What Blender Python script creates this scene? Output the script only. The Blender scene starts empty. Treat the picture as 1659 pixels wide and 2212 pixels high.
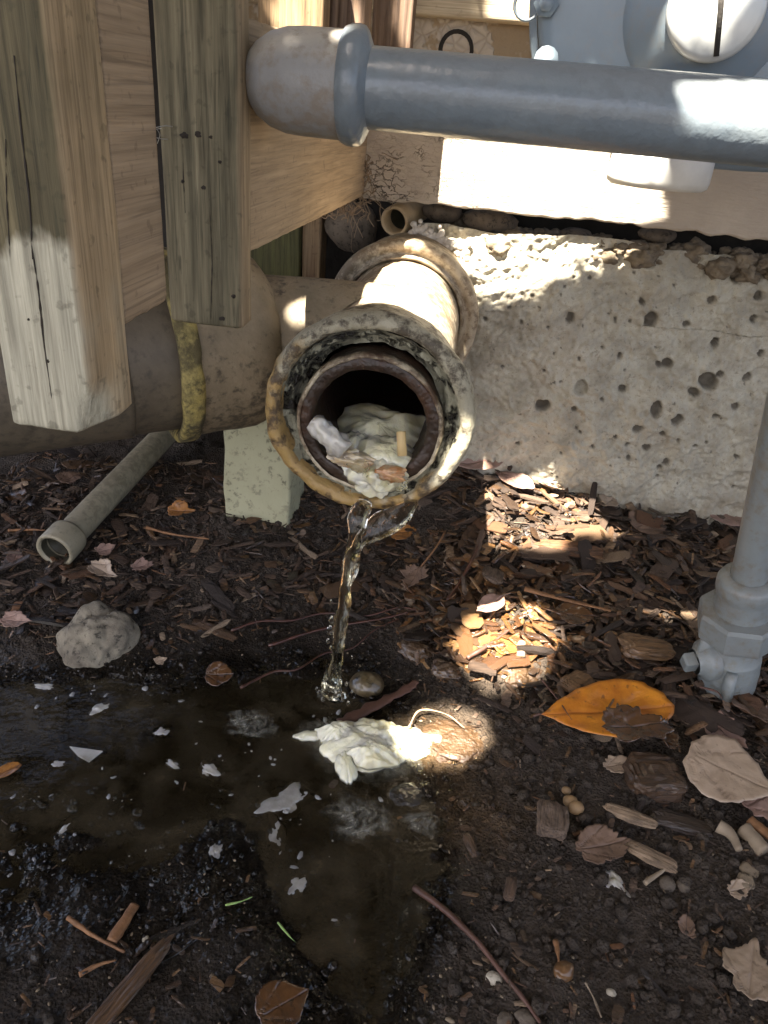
import bpy, bmesh, math, random
import numpy as np
from mathutils import Vector, Matrix

# ------------------------------------------------------------------ camera, world, sun, exposure
S = bpy.context.scene
COL = S.collection
PSI, TH, RHO = math.radians(5.6), math.radians(29), math.radians(5.2)
CAM = np.array([0., 0., .5])
FW = np.array([-math.sin(PSI)*math.cos(TH), math.cos(PSI)*math.cos(TH), -math.sin(TH)])
_r0 = np.array([math.cos(PSI), math.sin(PSI), 0.]); _u0 = np.cross(_r0, FW)
RT = _r0*math.cos(RHO)+_u0*math.sin(RHO); UP = _u0*math.cos(RHO)-_r0*math.sin(RHO)
cam = bpy.data.cameras.new('camera'); camo = bpy.data.objects.new('camera', cam); COL.objects.link(camo)
camo.matrix_world = Matrix(((RT[0], UP[0], -FW[0], CAM[0]), (RT[1], UP[1], -FW[1], CAM[1]), (RT[2], UP[2], -FW[2], CAM[2]), (0, 0, 0, 1)))
cam.sensor_fit = 'AUTO'; cam.angle = 2*math.atan(1106/1598.)
cam.clip_start = .01; cam.clip_end = 500
S.camera = camo

SUN = np.array([-.26, -.53, 1.]); SUN /= np.linalg.norm(SUN)
W = bpy.data.worlds.new('World'); S.world = W; W.use_nodes = True
wn = W.node_tree.nodes; wl = W.node_tree.links; wn.clear()
sky = wn.new('ShaderNodeTexSky'); sky.sky_type = 'NISHITA'; sky.sun_disc = False
sky.sun_elevation = math.asin(SUN[2]); sky.sun_rotation = math.atan2(SUN[0], SUN[1])
sky.air_density = .55; sky.dust_density = 3.5; sky.ozone_density = .5
bg = wn.new('ShaderNodeBackground'); bg.inputs[1].default_value = .07
wo = wn.new('ShaderNodeOutputWorld'); wl.new(sky.outputs[0], bg.inputs[0]); wl.new(bg.outputs[0], wo.inputs[0])
sl = bpy.data.lights.new('sun', 'SUN'); sl.energy = 5; sl.angle = math.radians(.5); sl.color = (1, .96, .90)
so = bpy.data.objects.new('sun', sl); COL.objects.link(so)
so.rotation_euler = Vector(SUN).to_track_quat('Z', 'Y').to_euler(); so.location = (-1, -2, 4)
vs = S.view_settings
S.display_settings.display_device = 'sRGB'
vs.view_transform = 'Standard'; vs.look = 'None'; vs.exposure = 3.22; vs.gamma = 1; vs.use_white_balance = True; vs.white_balance_temperature = 7100; vs.white_balance_tint = 10; vs.use_curve_mapping = False
S.cycles.max_bounces = 10; S.cycles.transmission_bounces = 8; S.cycles.transparent_max_bounces = 16
S.cycles.use_denoising = True

rng = np.random.default_rng(7); random.seed(7)

# ------------------------------------------------------------------ helpers
def ray(x, y): return RT*(x-829.5)/1598-UP*(y-1106.)/1598+FW
def at(x, y, X=None, Y=None, Z=None):
    """the place on a plane of the yard that a point of the photograph (1659 wide) shows"""
    d = ray(x, y)
    t = (Y-CAM[1])/d[1] if Y is not None else ((Z-CAM[2])/d[2] if Z is not None else (X-CAM[0])/d[0])
    return CAM+d*t

def _h(ix, iy, iz, s):
    n = (ix*374761393+iy*668265263+iz*2147483647+s*974711) & 0xffffffff
    n = ((n ^ (n >> 13))*1274126177) & 0xffffffff
    n = (n ^ (n >> 16))*2246822519 & 0xffffffff
    return ((n ^ (n >> 15)) & 0xffffff)/float(0xffffff)
def vn(p, f, seed=0, octv=1, gain=.5):
    """value noise, -1..1"""
    p = np.asarray(p, float)
    if p.shape[1] == 2: p = np.c_[p, np.zeros(len(p))]
    tot = np.zeros(len(p)); a = 1.; na = 0
    for o in range(octv):
        q = p*f+o*17.31; i = np.floor(q).astype(np.int64); u = q-i; u = u*u*(3-2*u)
        r = 0
        for dx in (0, 1):
            for dy in (0, 1):
                for dz in (0, 1):
                    w = (u[:, 0] if dx else 1-u[:, 0])*(u[:, 1] if dy else 1-u[:, 1])*(u[:, 2] if dz else 1-u[:, 2])
                    r = r+w*_h(i[:, 0]+dx, i[:, 1]+dy, i[:, 2]+dz, seed+o)
        tot += a*(2*r-1); na += a; a *= gain; f *= 2.03
    return tot/na

def mesh(name, v, f, mats, smooth=True, mi=None):
    me = bpy.data.meshes.new(name)
    v = np.asarray(v, float)
    if isinstance(f, np.ndarray):
        n, k = f.shape
        me.vertices.add(len(v)); me.vertices.foreach_set('co', v.ravel())
        me.loops.add(n*k); me.loops.foreach_set('vertex_index', f.ravel().astype(np.int32))
        me.polygons.add(n); me.polygons.foreach_set('loop_start', np.arange(0, n*k, k, dtype=np.int32))
        me.update(calc_edges=True)
    else:
        me.from_pydata(v.tolist(), [], f); me.update()
    for m in (mats if isinstance(mats, (list, tuple)) else [mats]): me.materials.append(m)
    me.polygons.foreach_set('use_smooth', [smooth]*len(me.polygons))
    if mi is not None: me.polygons.foreach_set('material_index', np.asarray(mi, np.int32))
    return me
def link(name, me, parent=None, loc=None):
    o = bpy.data.objects.new(name, me); COL.objects.link(o)
    if parent: o.parent = parent
    if loc is not None: o.location = loc
    return o
def tag(o, label=None, cat=None, group=None, kind=None):
    if label: o['label'] = label
    if cat: o['category'] = cat
    if group: o['group'] = group
    if kind: o['kind'] = kind
    return o
def thing(name, label, cat, loc, group=None):
    o = bpy.data.objects.new(name, None); COL.objects.link(o); o.location = loc; o.empty_display_size = .02
    return tag(o, label, cat, group)
def put(name, vf, mat, parent=None, smooth=True):
    """links verts given in world places; the origin goes to the parent, or to the foot of the mesh"""
    v, f = vf; v = np.asarray(v, float)
    if parent is not None:
        return link(name, mesh(name, v-np.array(parent.location), f, mat, smooth), parent)
    o = np.array([v[:, 0].mean(), v[:, 1].mean(), v[:, 2].min()])
    return link(name, mesh(name, v-o, f, mat, smooth), None, o)
def join(*parts):
    V = []; Fc = []; n = 0
    for v, f in parts:
        V.append(np.asarray(v)); Fc += [[i+n for i in (q.tolist() if hasattr(q, 'tolist') else q)] for q in f]; n += len(v)
    return np.concatenate(V), Fc

def frame(d):
    d = np.asarray(d, float)/np.linalg.norm(d)
    a = np.array([0, 0, 1.]) if abs(d[2]) < .9 else np.array([1., 0, 0])
    u = np.cross(a, d); u /= np.linalg.norm(u)
    return u, np.cross(d, u), d
def rings(loops, cap0=False, cap1=False, closed=False):
    n = len(loops); k = len(loops[0]); v = np.concatenate(loops); f = []
    for i in range(n if closed else n-1):
        a = i*k; b = ((i+1) % n)*k
        for j in range(k):
            j2 = (j+1) % k; f.append([a+j, a+j2, b+j2, b+j])
    if cap0: f.append(list(range(k))[::-1])
    if cap1: f.append(list(range((n-1)*k, n*k)))
    return v, f
def lathe(o, d, prof, seg=48, nz=0, nf=60, seed=1, cap0=False, cap1=False, a0=0, closed=False):
    """prof: (radius, distance along d)"""
    u, w, d = frame(d); o = np.asarray(o, float); th = a0+np.linspace(0, 2*math.pi, seg, endpoint=False)
    L = []
    for r, t in prof:
        rad = (np.cos(th)[:, None]*u+np.sin(th)[:, None]*w)
        p = o+d*t+rad*r
        if nz: p = p+rad*(vn(p, nf, seed, 3)*nz)[:, None]+d*(vn(p, nf, seed+9, 2)*nz)[:, None]
        L.append(p)
    return rings(L, cap0, cap1, closed)
def tube(path, rad, seg=10, nz=0, nf=80, seed=1, caps=True, flat=1., twist=0):
    path = np.asarray(path, float); n = len(path); rad = np.broadcast_to(rad, n)
    L = []; pu = None
    for i in range(n):
        d = path[min(i+1, n-1)]-path[max(i-1, 0)]
        u, w, d = frame(d)
        if pu is not None:
            u = pu-d*(pu@d); u /= np.linalg.norm(u); w = np.cross(d, u)
        pu = u
        th = np.linspace(0, 2*math.pi, seg, endpoint=False)+twist*i
        cu = np.cos(th)[:, None]*u+np.sin(th)[:, None]*w*flat
        p = path[i]+cu*rad[i]
        if nz: p = p+cu*(vn(p, nf, seed, 2)*nz)[:, None]
        L.append(p)
    return rings(L, caps, caps)
def spline(pts, n=24):
    pts = np.asarray(pts, float); m = len(pts)
    P = np.vstack([2*pts[0]-pts[1], pts, 2*pts[-1]-pts[-2]]); out = []
    for t in np.linspace(0, m-1-1e-6, n):
        i = int(t); u = t-i; a, b, c, d = P[i:i+4]
        out.append(.5*((2*b)+(-a+c)*u+(2*a-5*b+4*c-d)*u*u+(-a+3*b-3*c+d)*u**3))
    return np.array(out)
def beam(x0, x1, y0, y1, z0, z1, axis='z', rd=.003, nr=40, nz=.0006, seed=1, fn=None):
    """sawn timber: a rounded section swept along its length with small unevenness"""
    lo = {'z': (x0, x1, y0, y1, z0, z1), 'y': (x0, x1, z0, z1, y0, y1), 'x': (y0, y1, z0, z1, x0, x1)}[axis]
    a0, a1, b0, b1, c0, c1 = lo
    sec = []
    for cx, cy, t0 in ((a1-rd, b1-rd, 0), (a0+rd, b1-rd, 90), (a0+rd, b0+rd, 180), (a1-rd, b0+rd, 270)):
        for k in range(4):
            t = math.radians(t0+30*k); sec.append((cx+rd*math.cos(t), cy+rd*math.sin(t)))
    S2 = []
    for i in range(16):
        p = np.array(sec[i]); q = np.array(sec[(i+1) % 16]); S2.append(p)
        if i % 4 == 3:
            for k in range(1, 6): S2.append(p+(q-p)*k/6)
    S2 = np.array(S2); cen = np.array([(a0+a1)/2, (b0+b1)/2]); L = []
    ts = np.concatenate([[0, .0], np.linspace(.0015/(c1-c0), 1-.0015/(c1-c0), nr), [1., 1.]])
    for i, t in enumerate(ts):
        s = S2
        if i in (0, len(ts)-1): s = cen+(S2-cen)*.02
        elif i in (1, len(ts)-2): s = cen+(S2-cen)*(1-.0015/max(a1-a0, b1-b0)*2)
        c = np.full(len(s), c0+(c1-c0)*t)
        p = {'z': np.c_[s, c], 'y': np.c_[s[:, 0], c, s[:, 1]], 'x': np.c_[c, s]}[axis]
        q = p*({'z': (1, 1, .15), 'y': (1, .15, 1), 'x': (.15, 1, 1)}[axis])
        p = p+np.c_[vn(q, 150, seed, 2), vn(q, 150, seed+5, 2), vn(p, 150, seed+8, 2)]*nz
        L.append(p)
    v, f = rings(L, True, True)
    if axis == 'y': f = [q[::-1] for q in f]
    if fn is not None: v = fn(v)
    return v, f
def grid(us, vs_, fn):
    U, V = np.meshgrid(us, vs_, indexing='ij'); p = fn(U.ravel(), V.ravel()); n, m = len(us), len(vs_)
    i = (np.arange(n-1)[:, None]*m+np.arange(m-1)).ravel()
    return p, np.c_[i, i+m, i+m+1, i+1]
_ico = {}
def ico(sub):
    if sub not in _ico:
        bm = bmesh.new(); bmesh.ops.create_icosphere(bm, subdivisions=sub, radius=1)
        _ico[sub] = (np.array([v.co[:] for v in bm.verts]), np.array([[v.index for v in q.verts] for q in bm.faces])); bm.free()
    return _ico[sub]
def blob(c, r, nz=.15, nf=1.5, seed=1, sub=3, octv=3, rot=0):
    v, f = ico(sub); k = 1+nz*vn(v, nf, seed, octv)
    p = v*k[:, None]*np.asarray(r)
    ca, sa = math.cos(rot), math.sin(rot)
    p = np.c_[p[:, 0]*ca-p[:, 1]*sa, p[:, 0]*sa+p[:, 1]*ca, p[:, 2]]
    return p+np.asarray(c), f.copy()
def crumple(c, ex, ey, up, rx, ry, dome, amp, seed, thick=.0016, n=46, sharp=.06):
    """a torn, creased sheet of wet paper: ex, ey span it, up is its crown"""
    a_, t_ = np.meshgrid(np.linspace(.02, 1, n), np.linspace(0, 2*math.pi, 2*n, endpoint=False), indexing='ij')
    x, y = (a_*np.cos(t_)).ravel(), (a_*np.sin(t_)).ravel(); q = np.c_[x, y, 0*x]
    edge = 1+.30*vn(np.c_[np.cos(t_.ravel()), np.sin(t_.ravel()), 0*x], 1.6, seed, 3)+.10*vn(np.c_[np.cos(t_.ravel()), np.sin(t_.ravel()), 0*x], 7, seed+1, 3)
    rid = 1-2*np.abs(vn(q+.3*np.c_[vn(q, 3, seed+7, 2), vn(q, 3, seed+8, 2), 0*x], 2.3, seed+2, 2))
    h = dome*(1-(x*x+y*y))**1.+amp*(sharp*rid+.75*vn(q, 2.6, seed+3, 2)+  .09*vn(q, 9, seed+4, 2)+.02*vn(q, 34, seed+5, 2))
    P = np.asarray(c)+np.outer(x*edge*rx, ex)+np.outer(y*edge*ry, ey)+np.outer(h, up)
    m = 2*n; f = [[i*m+j, (i+1)*m+j, (i+1)*m+(j+1) % m, i*m+(j+1) % m] for i in range(n-1) for j in range(m)]; N = len(P)
    f += [list(range(m))[::-1]]
    f += [[b+N for b in g[::-1]] for g in f]; f += [[N-m+j, 2*N-m+j, 2*N-m+(j+1) % m, N-m+(j+1) % m] for j in range(m)]
    return np.r_[P, P-np.outer(np.full(N, thick), up)], f
def inpoly(p, poly):
    x, y = p[:, 0], p[:, 1]; r = np.zeros(len(p), bool); n = len(poly); j = n-1
    for i in range(n):
        xi, yi = poly[i]; xj, yj = poly[j]
        c = ((yi > y) != (yj > y)) & (x < (xj-xi)*(y-yi)/(yj-yi+1e-12)+xi)
        r ^= c; j = i
    return r

# ------------------------------------------------------------------ materials
class NT:
    def __init__(s, name):
        s.m = bpy.data.materials.new(name); s.m.use_nodes = True; s.t = s.m.node_tree; s.n = s.t.nodes; s.l = s.t.links
        s.b = s.n['Principled BSDF']; s.out = s.n['Material Output']
        s.co = s.n.new('ShaderNodeTexCoord').outputs['Object']
    def set(s, **k):
        for a, v in k.items():
            i = s.b.inputs[a.replace('_', ' ')]
            if isinstance(v, bpy.types.NodeSocket): s.l.new(v, i)
            elif isinstance(v, tuple) and len(v) == 3 and i.type == 'RGBA': i.default_value = (*v, 1)
            else: i.default_value = v
        return s
    def map(s, scale=(1, 1, 1), rot=(0, 0, 0), vec=None):
        n = s.n.new('ShaderNodeMapping'); n.inputs['Scale'].default_value = scale; n.inputs['Rotation'].default_value = rot
        s.l.new(vec or s.co, n.inputs[0]); return n.outputs[0]
    def noise(s, sc, det=4, ro=.55, vec=None, dist=0, col=False):
        n = s.n.new('ShaderNodeTexNoise'); n.inputs['Scale'].default_value = sc; n.inputs['Detail'].default_value = det
        n.inputs['Roughness'].default_value = ro; n.inputs['Distortion'].default_value = dist
        s.l.new(vec or s.co, n.inputs['Vector']); return n.outputs[1 if col else 0]
    def vor(s, sc, feat='F1', vec=None, rnd=1.):
        n = s.n.new('ShaderNodeTexVoronoi'); n.feature = feat; n.inputs['Scale'].default_value = sc; n.inputs['Randomness'].default_value = rnd
        s.l.new(vec or s.co, n.inputs['Vector']); return n.outputs['Distance']
    def wave(s, sc, dist=4, det=3, vec=None, dirn='X', dsc=1.):
        n = s.n.new('ShaderNodeTexWave'); n.bands_direction = dirn; n.inputs['Scale'].default_value = sc
        n.inputs['Distortion'].default_value = dist; n.inputs['Detail'].default_value = det; n.inputs['Detail Scale'].default_value = dsc
        s.l.new(vec or s.co, n.inputs['Vector']); return n.outputs[1]
    def ramp(s, fac, *st):
        n = s.n.new('ShaderNodeValToRGB'); e = n.color_ramp.elements
        while len(e) < len(st): e.new(.5)
        for q, (p, c) in zip(e, st):
            q.position = p; q.color = (c, c, c, 1) if not isinstance(c, tuple) else (*c, 1)
        s.l.new(fac, n.inputs[0]); return n.outputs[0]
    def mix(s, fac, a, b, mode='MIX'):
        n = s.n.new('ShaderNodeMix'); n.data_type = 'RGBA'; n.blend_type = mode
        for v, i in ((fac, 0), (a, 6), (b, 7)):
            if isinstance(v, bpy.types.NodeSocket): s.l.new(v, n.inputs[i])
            elif i == 0: n.inputs[0].default_value = v
            else: n.inputs[i].default_value = (*v, 1)
        return n.outputs[2]
    def math(s, op, a, b=0., clamp=False):
        n = s.n.new('ShaderNodeMath'); n.operation = op; n.use_clamp = clamp
        for v, i in ((a, 0), (b, 1)):
            if isinstance(v, bpy.types.NodeSocket): s.l.new(v, n.inputs[i])
            else: n.inputs[i].default_value = v
        return n.outputs[0]
    def attr(s, name, what='Fac'):
        n = s.n.new('ShaderNodeAttribute'); n.attribute_name = name; return n.outputs[what]
    def rnd(s): return s.n.new('ShaderNodeObjectInfo').outputs['Random']
    def sep(s, ax, vec=None):
        n = s.n.new('ShaderNodeSeparateXYZ'); s.l.new(vec or s.co, n.inputs[0]); return n.outputs[ax]
    def bump(s, h, dist=.001, st=1., nrm=None):
        n = s.n.new('ShaderNodeBump'); n.inputs['Distance'].default_value = dist; n.inputs['Strength'].default_value = st
        s.l.new(h, n.inputs['Height'])
        if nrm: s.l.new(nrm, n.inputs['Normal'])
        s.l.new(n.outputs[0], s.b.inputs['Normal']); return n.outputs[0]

def wood(name, ca, cb, dark, axis='Z', stain=.5, ridge=0, lower=None, rough=.75, edge=None, grain=1.):
    # edge=(x, colour): unweathered cheek beyond x of the piece
    """ca/cb: early and late wood, dark: mould; lower=(z, colour, width) paler wood below a height of the piece"""
    m = NT(name); k = 9
    sc = {'Z': (k*11, k*11, k*.5), 'Y': (k*11, k*.22, k*11), 'X': (k*.5, k*11, k*11)}[axis]
    v = m.map(sc)
    g = m.noise(1.1, 7, .62, v, .8); big = m.noise(9, 4, .6); fine = m.noise(5, 5, .7, v)
    c = m.mix(m.ramp(g, (.36, 0.), (.64, 1.)), ca, cb)
    sc2 = {'Z': (60, 60, 5), 'Y': (60, 5, 60), 'X': (5, 60, 60)}[axis]
    st = m.noise(1., 5, .6, m.map(sc2), 1.2)
    lines = m.ramp(m.noise(2.6, 3, .5, v, 1.5), (.35, 1.), (.43, 0.))
    c = m.mix(m.math('MULTIPLY', lines, .6*grain), c, dark)
    if edge:
        ek = m.ramp(m.math('MULTIPLY', m.math('ADD', m.math('SUBTRACT', m.sep(0), edge[0]), m.math('MULTIPLY', m.math('SUBTRACT', m.noise(30, 3), .5), .004)), 260.), (0., 0.), (.8, 1.))
    if lower:
        z = m.sep(2)
        e = m.math('ADD', z, m.math('MULTIPLY', m.math('SUBTRACT', m.noise(45, 4, .6, m.map((1, 1, .5))), .5), lower[2]))
        low = m.ramp(m.math('MULTIPLY', m.math('SUBTRACT', lower[0], e), 60.), (.0, 0.), (.6, 1.))
        c = m.mix(low, c, m.mix(m.ramp(g, (.3, 0.), (.75, 1.)), lower[1], tuple(x*.72 for x in lower[1])))
        stf = m.math('MULTIPLY', m.ramp(m.math('ADD', m.math('MULTIPLY', st, .6), m.math('MULTIPLY', big, .4)), (.42, 0.), (.62, 1.)), m.math('SUBTRACT', stain, m.math('MULTIPLY', low, stain*.8)))
    else:
        stf = m.math('MULTIPLY', m.ramp(m.math('ADD', m.math('MULTIPLY', st, .6), m.math('MULTIPLY', big, .4)), (.42, 0.), (.62, 1.)), stain)
    c = m.mix(stf, c, dark)
    if edge: c = m.mix(ek, c, m.mix(m.ramp(g, (.36, 0.), (.64, 1.)), edge[1], tuple(x*.7 for x in edge[1])))
    specks = m.ramp(m.noise(160, 3, .5), (.62, 0.), (.7, 1.))
    c = m.mix(m.math('MULTIPLY', specks, .35), c, dark)
    c = m.mix(.5 if axis == 'Z' else .3, c, m.mix(m.ramp(m.noise(1., 4, .7, m.map({'Z': (420, 420, 14), 'Y': (420, 7, 420), 'X': (14, 420, 420)}[axis])), (.35, 0.), (.65, 1.)), (.35, .33, .31), (1.45, 1.45, 1.45)), 'MULTIPLY')
    h = m.math('ADD', m.math('MULTIPLY', g, 1.), m.math('MULTIPLY', fine, .6))
    if ridge:
        w = m.wave(ridge, 1.2, 1, m.map({'Z': (1, 1, .1), 'Y': (1, .1, 1), 'X': (.1, 1, 1)}[axis]), 'X', 1.)
        h = m.math('ADD', h, m.math('MULTIPLY', w, 2.)); c = m.mix(m.math('MULTIPLY', w, .35), c, dark)
    m.set(Base_Color=c, Roughness=rough, Specular_IOR_Level=.3); m.bump(h, .0009, .8)
    return m.m

def painted(name, base, base2, grime, rough=.35, peel=.0005, rust=None, rustamt=.5, dust=None, dirt=.4, spec=.5):
    m = NT(name)
    n1 = m.noise(25, 6, .65); n2 = m.noise(120, 4, .6); n3 = m.noise(7, 3, .5)
    c = m.mix(m.ramp(n1, (.35, 0.), (.7, 1.)), base, base2)
    if dust:
        geo = m.n.new('ShaderNodeNewGeometry'); nz = m.sep(2, geo.outputs['Normal'])
        dm = m.ramp(m.math('ADD', m.math('MULTIPLY', nz, .5), m.math('MULTIPLY', n1, .8)), (.5, 0.), (.85, 1.))
        c = m.mix(m.math('MULTIPLY', dm, dust[1]), c, dust[0])
    gm = m.ramp(m.math('ADD', m.math('MULTIPLY', n2, .45), m.math('ADD', m.math('MULTIPLY', n3, .35), m.math('MULTIPLY', m.noise(300, 4, .7), .2))), (.49, 0.), (.58, 1.))
    c = m.mix(m.math('MULTIPLY', gm, dirt), c, grime)
    r = rough
    if rust:
        rm = m.ramp(m.math('ADD', m.math('MULTIPLY', n1, .6), m.math('MULTIPLY', m.noise(60, 5, .7), .4)), (.5-.1*rustamt, 0.), (.62-.1*rustamt, 1.))
        rm = m.math('MULTIPLY', rm, min(1., rustamt*1.2)); c = m.mix(rm, c, m.mix(n2, rust, tuple(x*.35 for x in rust)))
        r = m.math('ADD', m.math('MULTIPLY', rm, .35), rough)
    m.set(Base_Color=c, Roughness=r, Specular_IOR_Level=spec)
    m.bump(m.math('ADD', m.math('MULTIPLY', m.noise(190, 3, .5), .7), m.math('MULTIPLY', n1, .5)), peel, .8)
    return m.m

def simple(name, col, col2=None, rough=.6, sc=80, bd=.0005, spec=.5, coat=0, **kw):
    m = NT(name); n = m.noise(sc, 5, .6)
    m.set(Base_Color=m.mix(m.ramp(n, (.3, 0.), (.7, 1.)), col, col2 or tuple(x*.6 for x in col)), Roughness=rough, Specular_IOR_Level=spec, Coat_Weight=coat, Coat_Roughness=.08, **kw)
    m.bump(m.noise(sc*2.2, 5, .6), bd, .8); return m.m

M = {}
M['post_near'] = wood('weathered_green_timber', (.175, .145, .08), (.115, .095, .052), (.045, .043, .025), 'Z', .65, lower=(.090, (.52, .49, .37), .05), edge=(.0185, (.46, .34, .20)))
M['post_side'] = wood('weathered_grey_timber', (.25, .215, .135), (.16, .138, .085), (.05, .048, .03), 'Z', .75, edge=(.0205, (.34, .25, .15)))
M['tan_z'] = wood('tan_timber_upright', (.33, .23, .13), (.22, .14, .075), (.07, .05, .035), 'Z', .35)
M['fluted'] = wood('fluted_brown_timber', (.27, .18, .115), (.19, .125, .085), (.08, .055, .045), 'Z', .3, ridge=42)
M['tan_y'] = wood('pale_sawn_timber', (.42, .315, .205), (.33, .24, .15), (.12, .09, .06), 'Y', .35, grain=.6)
M['green_z'] = wood('mossy_timber', (.12, .12, .045), (.09, .085, .035), (.05, .045, .02), 'Z', .5)
M['cap'] = wood('clapboard_paint', (.62, .52, .36), (.54, .44, .30), (.3, .22, .14), 'X', .2, rough=.6)

def m_siding():
    m = NT('peeling_cream_paint')
    v = m.map((40, 90, 110)); v2 = m.map((12, 60, 60))
    c = m.mix(m.ramp(m.noise(20, 5, .6), (.3, 0.), (.7, 1.)), (.50, .43, .345), (.39, .33, .265))
    warp = m.n.new('ShaderNodeVectorMath'); warp.operation = 'ADD'; m.l.new(m.map((34, 70, 90)), warp.inputs[0])
    sc = m.n.new('ShaderNodeVectorMath'); sc.operation = 'SCALE'; sc.inputs[3].default_value = 1.6; m.l.new(m.noise(90, 4, .6, col=True), sc.inputs[0]); m.l.new(sc.outputs[0], warp.inputs[1])
    cr = m.vor(1.6, 'DISTANCE_TO_EDGE', warp.outputs[0])
    x = m.sep(0); left = m.ramp(m.math('MULTIPLY', m.math('SUBTRACT', -.26, x), 9.), (0., .0), (.8, 1.))
    area = m.math('MULTIPLY', m.ramp(m.noise(26, 3, .6), (.45, .1), (.62, 1.)), left)
    crm = m.math('MULTIPLY', m.ramp(cr, (.0, 1.), (.06, 0.)), area)
    c = m.mix(crm, c, (.07, .05, .035))
    z = m.sep(2)
    pe = m.ramp(m.math('ADD', m.math('MULTIPLY', z, 26.), m.math('MULTIPLY', m.noise(70, 5, .7, v2), 1.1)), (.50, 1.), (.56, 0.))
    c = m.mix(m.math('MULTIPLY', pe, .8), c, (.30, .235, .17))
    h = m.math('SUBTRACT', m.math('ADD', m.noise(6, 5, .6, v2), m.math('MULTIPLY', pe, -.8)), m.math('MULTIPLY', crm, 1.5))
    m.set(Base_Color=c, Roughness=.7, Specular_IOR_Level=.3); m.bump(h, .0018, .9); return m.m
M['siding'] = m_siding()
def m_flaky():
    m = NT('flaking_render')
    cell = m.vor(75, 'F1'); e = m.vor(75, 'DISTANCE_TO_EDGE')
    on = m.ramp(m.noise(22, 4, .6), (.46, 0.), (.5, 1.))
    c = m.mix(on, (.36, .27, .17), m.mix(m.ramp(e, (0., 1.), (.12, 0.)), (.56, .49, .40), (.44, .37, .29)))
    m.set(Base_Color=c, Roughness=.8); m.bump(m.math('ADD', m.math('MULTIPLY', on, m.ramp(e, (0., 0.), (.25, 1.))), m.noise(120, 4)), .002, .9); return m.m
M['flaky'] = m_flaky()
def m_concrete():
    m = NT('rough_painted_concrete')
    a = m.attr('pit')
    c = m.mix(m.ramp(m.noise(26, 7, .72), (.40, 0.), (.60, 1.)), (.46, .425, .335), (.33, .30, .235))
    c = m.mix(m.ramp(m.noise(5, 4, .6), (.5, 0.), (.75, .5)), c, (.50, .43, .33))
    sp = m.ramp(m.noise(150, 4, .6), (.60, 0.), (.70, 1.))
    c = m.mix(m.math('MULTIPLY', sp, .55), c, (.16, .13, .09))
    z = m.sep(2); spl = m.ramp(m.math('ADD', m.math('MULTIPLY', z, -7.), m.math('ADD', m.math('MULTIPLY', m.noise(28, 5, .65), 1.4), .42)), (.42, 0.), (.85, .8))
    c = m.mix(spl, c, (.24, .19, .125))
    c = m.mix(m.math('MULTIPLY', m.ramp(m.noise(420, 4, .7), (.58, 0.), (.66, 1.)), .5), c, (.20, .165, .12))
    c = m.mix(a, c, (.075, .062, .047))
    m.set(Base_Color=c, Roughness=.85, Specular_IOR_Level=.25)
    m.bump(m.math('ADD', m.noise(130, 6, .65), m.math('MULTIPLY', m.noise(45, 4, .6), 1.2)), .0022, .9); return m.m
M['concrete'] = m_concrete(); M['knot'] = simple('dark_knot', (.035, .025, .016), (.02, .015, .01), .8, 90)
M['crumb'] = simple('brown_crumbled_mortar', (.25, .20, .135), (.10, .075, .05), .9, 90, .004)
M['white_crumb'] = simple('white_foam_crumb', (.68, .62, .53), (.5, .44, .36), .85, 120, .001)
M['dark'] = simple('dark_fill', (.035, .03, .025), None, .9, 30, .003)  # near-black fill for the void, bolt hole, slot and pipe end
M['gas'] = painted('blue_grey_paint', (.17, .205, .225), (.14, .175, .20), (.07, .065, .06), .28, .0009, dust=((.42, .41, .39), .25), dirt=.15)
M['elbow'] = painted('dusty_grey_paint', (.25, .25, .24), (.20, .20, .195), (.20, .15, .10), .5, .0012, dust=((.50, .45, .37), .9), dirt=.55)
M['meter'] = painted('meter_paint', (.215, .27, .31), (.19, .245, .29), (.27, .235, .18), .36, .0003, dirt=.25)
M['steel'] = simple('bright_cap_metal', (.62, .64, .62), (.5, .52, .5), .35, 30, .0002, Metallic=.2)
M['white'] = simple('white_fitting', (.75, .75, .71), (.6, .6, .56), .5, 40, .0003)
M['valve'] = painted('pale_grey_paint', (.20, .225, .225), (.165, .185, .185), (.15, .115, .06), .40, .0007, rust=(.30, .17, .08), rustamt=.14, dust=((.36, .34, .29), .2), dirt=.4)
def m_hub():
    m = NT('cream_paint_over_rust')
    n1 = m.noise(38, 7, .68); n2 = m.noise(95, 6, .7); n3 = m.noise(17, 4, .6)
    c = m.mix(m.ramp(n1, (.35, 0.), (.68, 1.)), (.46, .42, .31), (.29, .26, .175))
    low = m.math('ADD', m.math('MULTIPLY', m.sep(2), -2.4), m.math('MULTIPLY', m.sep(0), -1.8))   # rust runs down to the low left side
    rm = m.ramp(m.math('ADD', m.math('ADD', m.math('MULTIPLY', n1, .55), m.math('MULTIPLY', n3, .45)), m.math('ADD', low, .20)), (.48, 0.), (.58, 1.))
    c = m.mix(m.math('MULTIPLY', rm, .9), c, m.mix(n2, (.46, .31, .09), (.22, .10, .03)))
    dk = m.ramp(m.math('ADD', m.math('MULTIPLY', n2, .6), m.math('MULTIPLY', n3, .4)), (.48, 0.), (.56, 1.))
    c = m.mix(m.math('MULTIPLY', dk, .85), c, (.045, .03, .018))
    m.set(Base_Color=c, Roughness=m.ramp(n2, (.3, .25), (.7, .65)))
    m.bump(m.math('SUBTRACT', m.math('ADD', n2, m.math('MULTIPLY', n1, 1.2)), m.math('MULTIPLY', dk, .5)), .0022, .9); return m.m
M['hub'] = m_hub()
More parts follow.
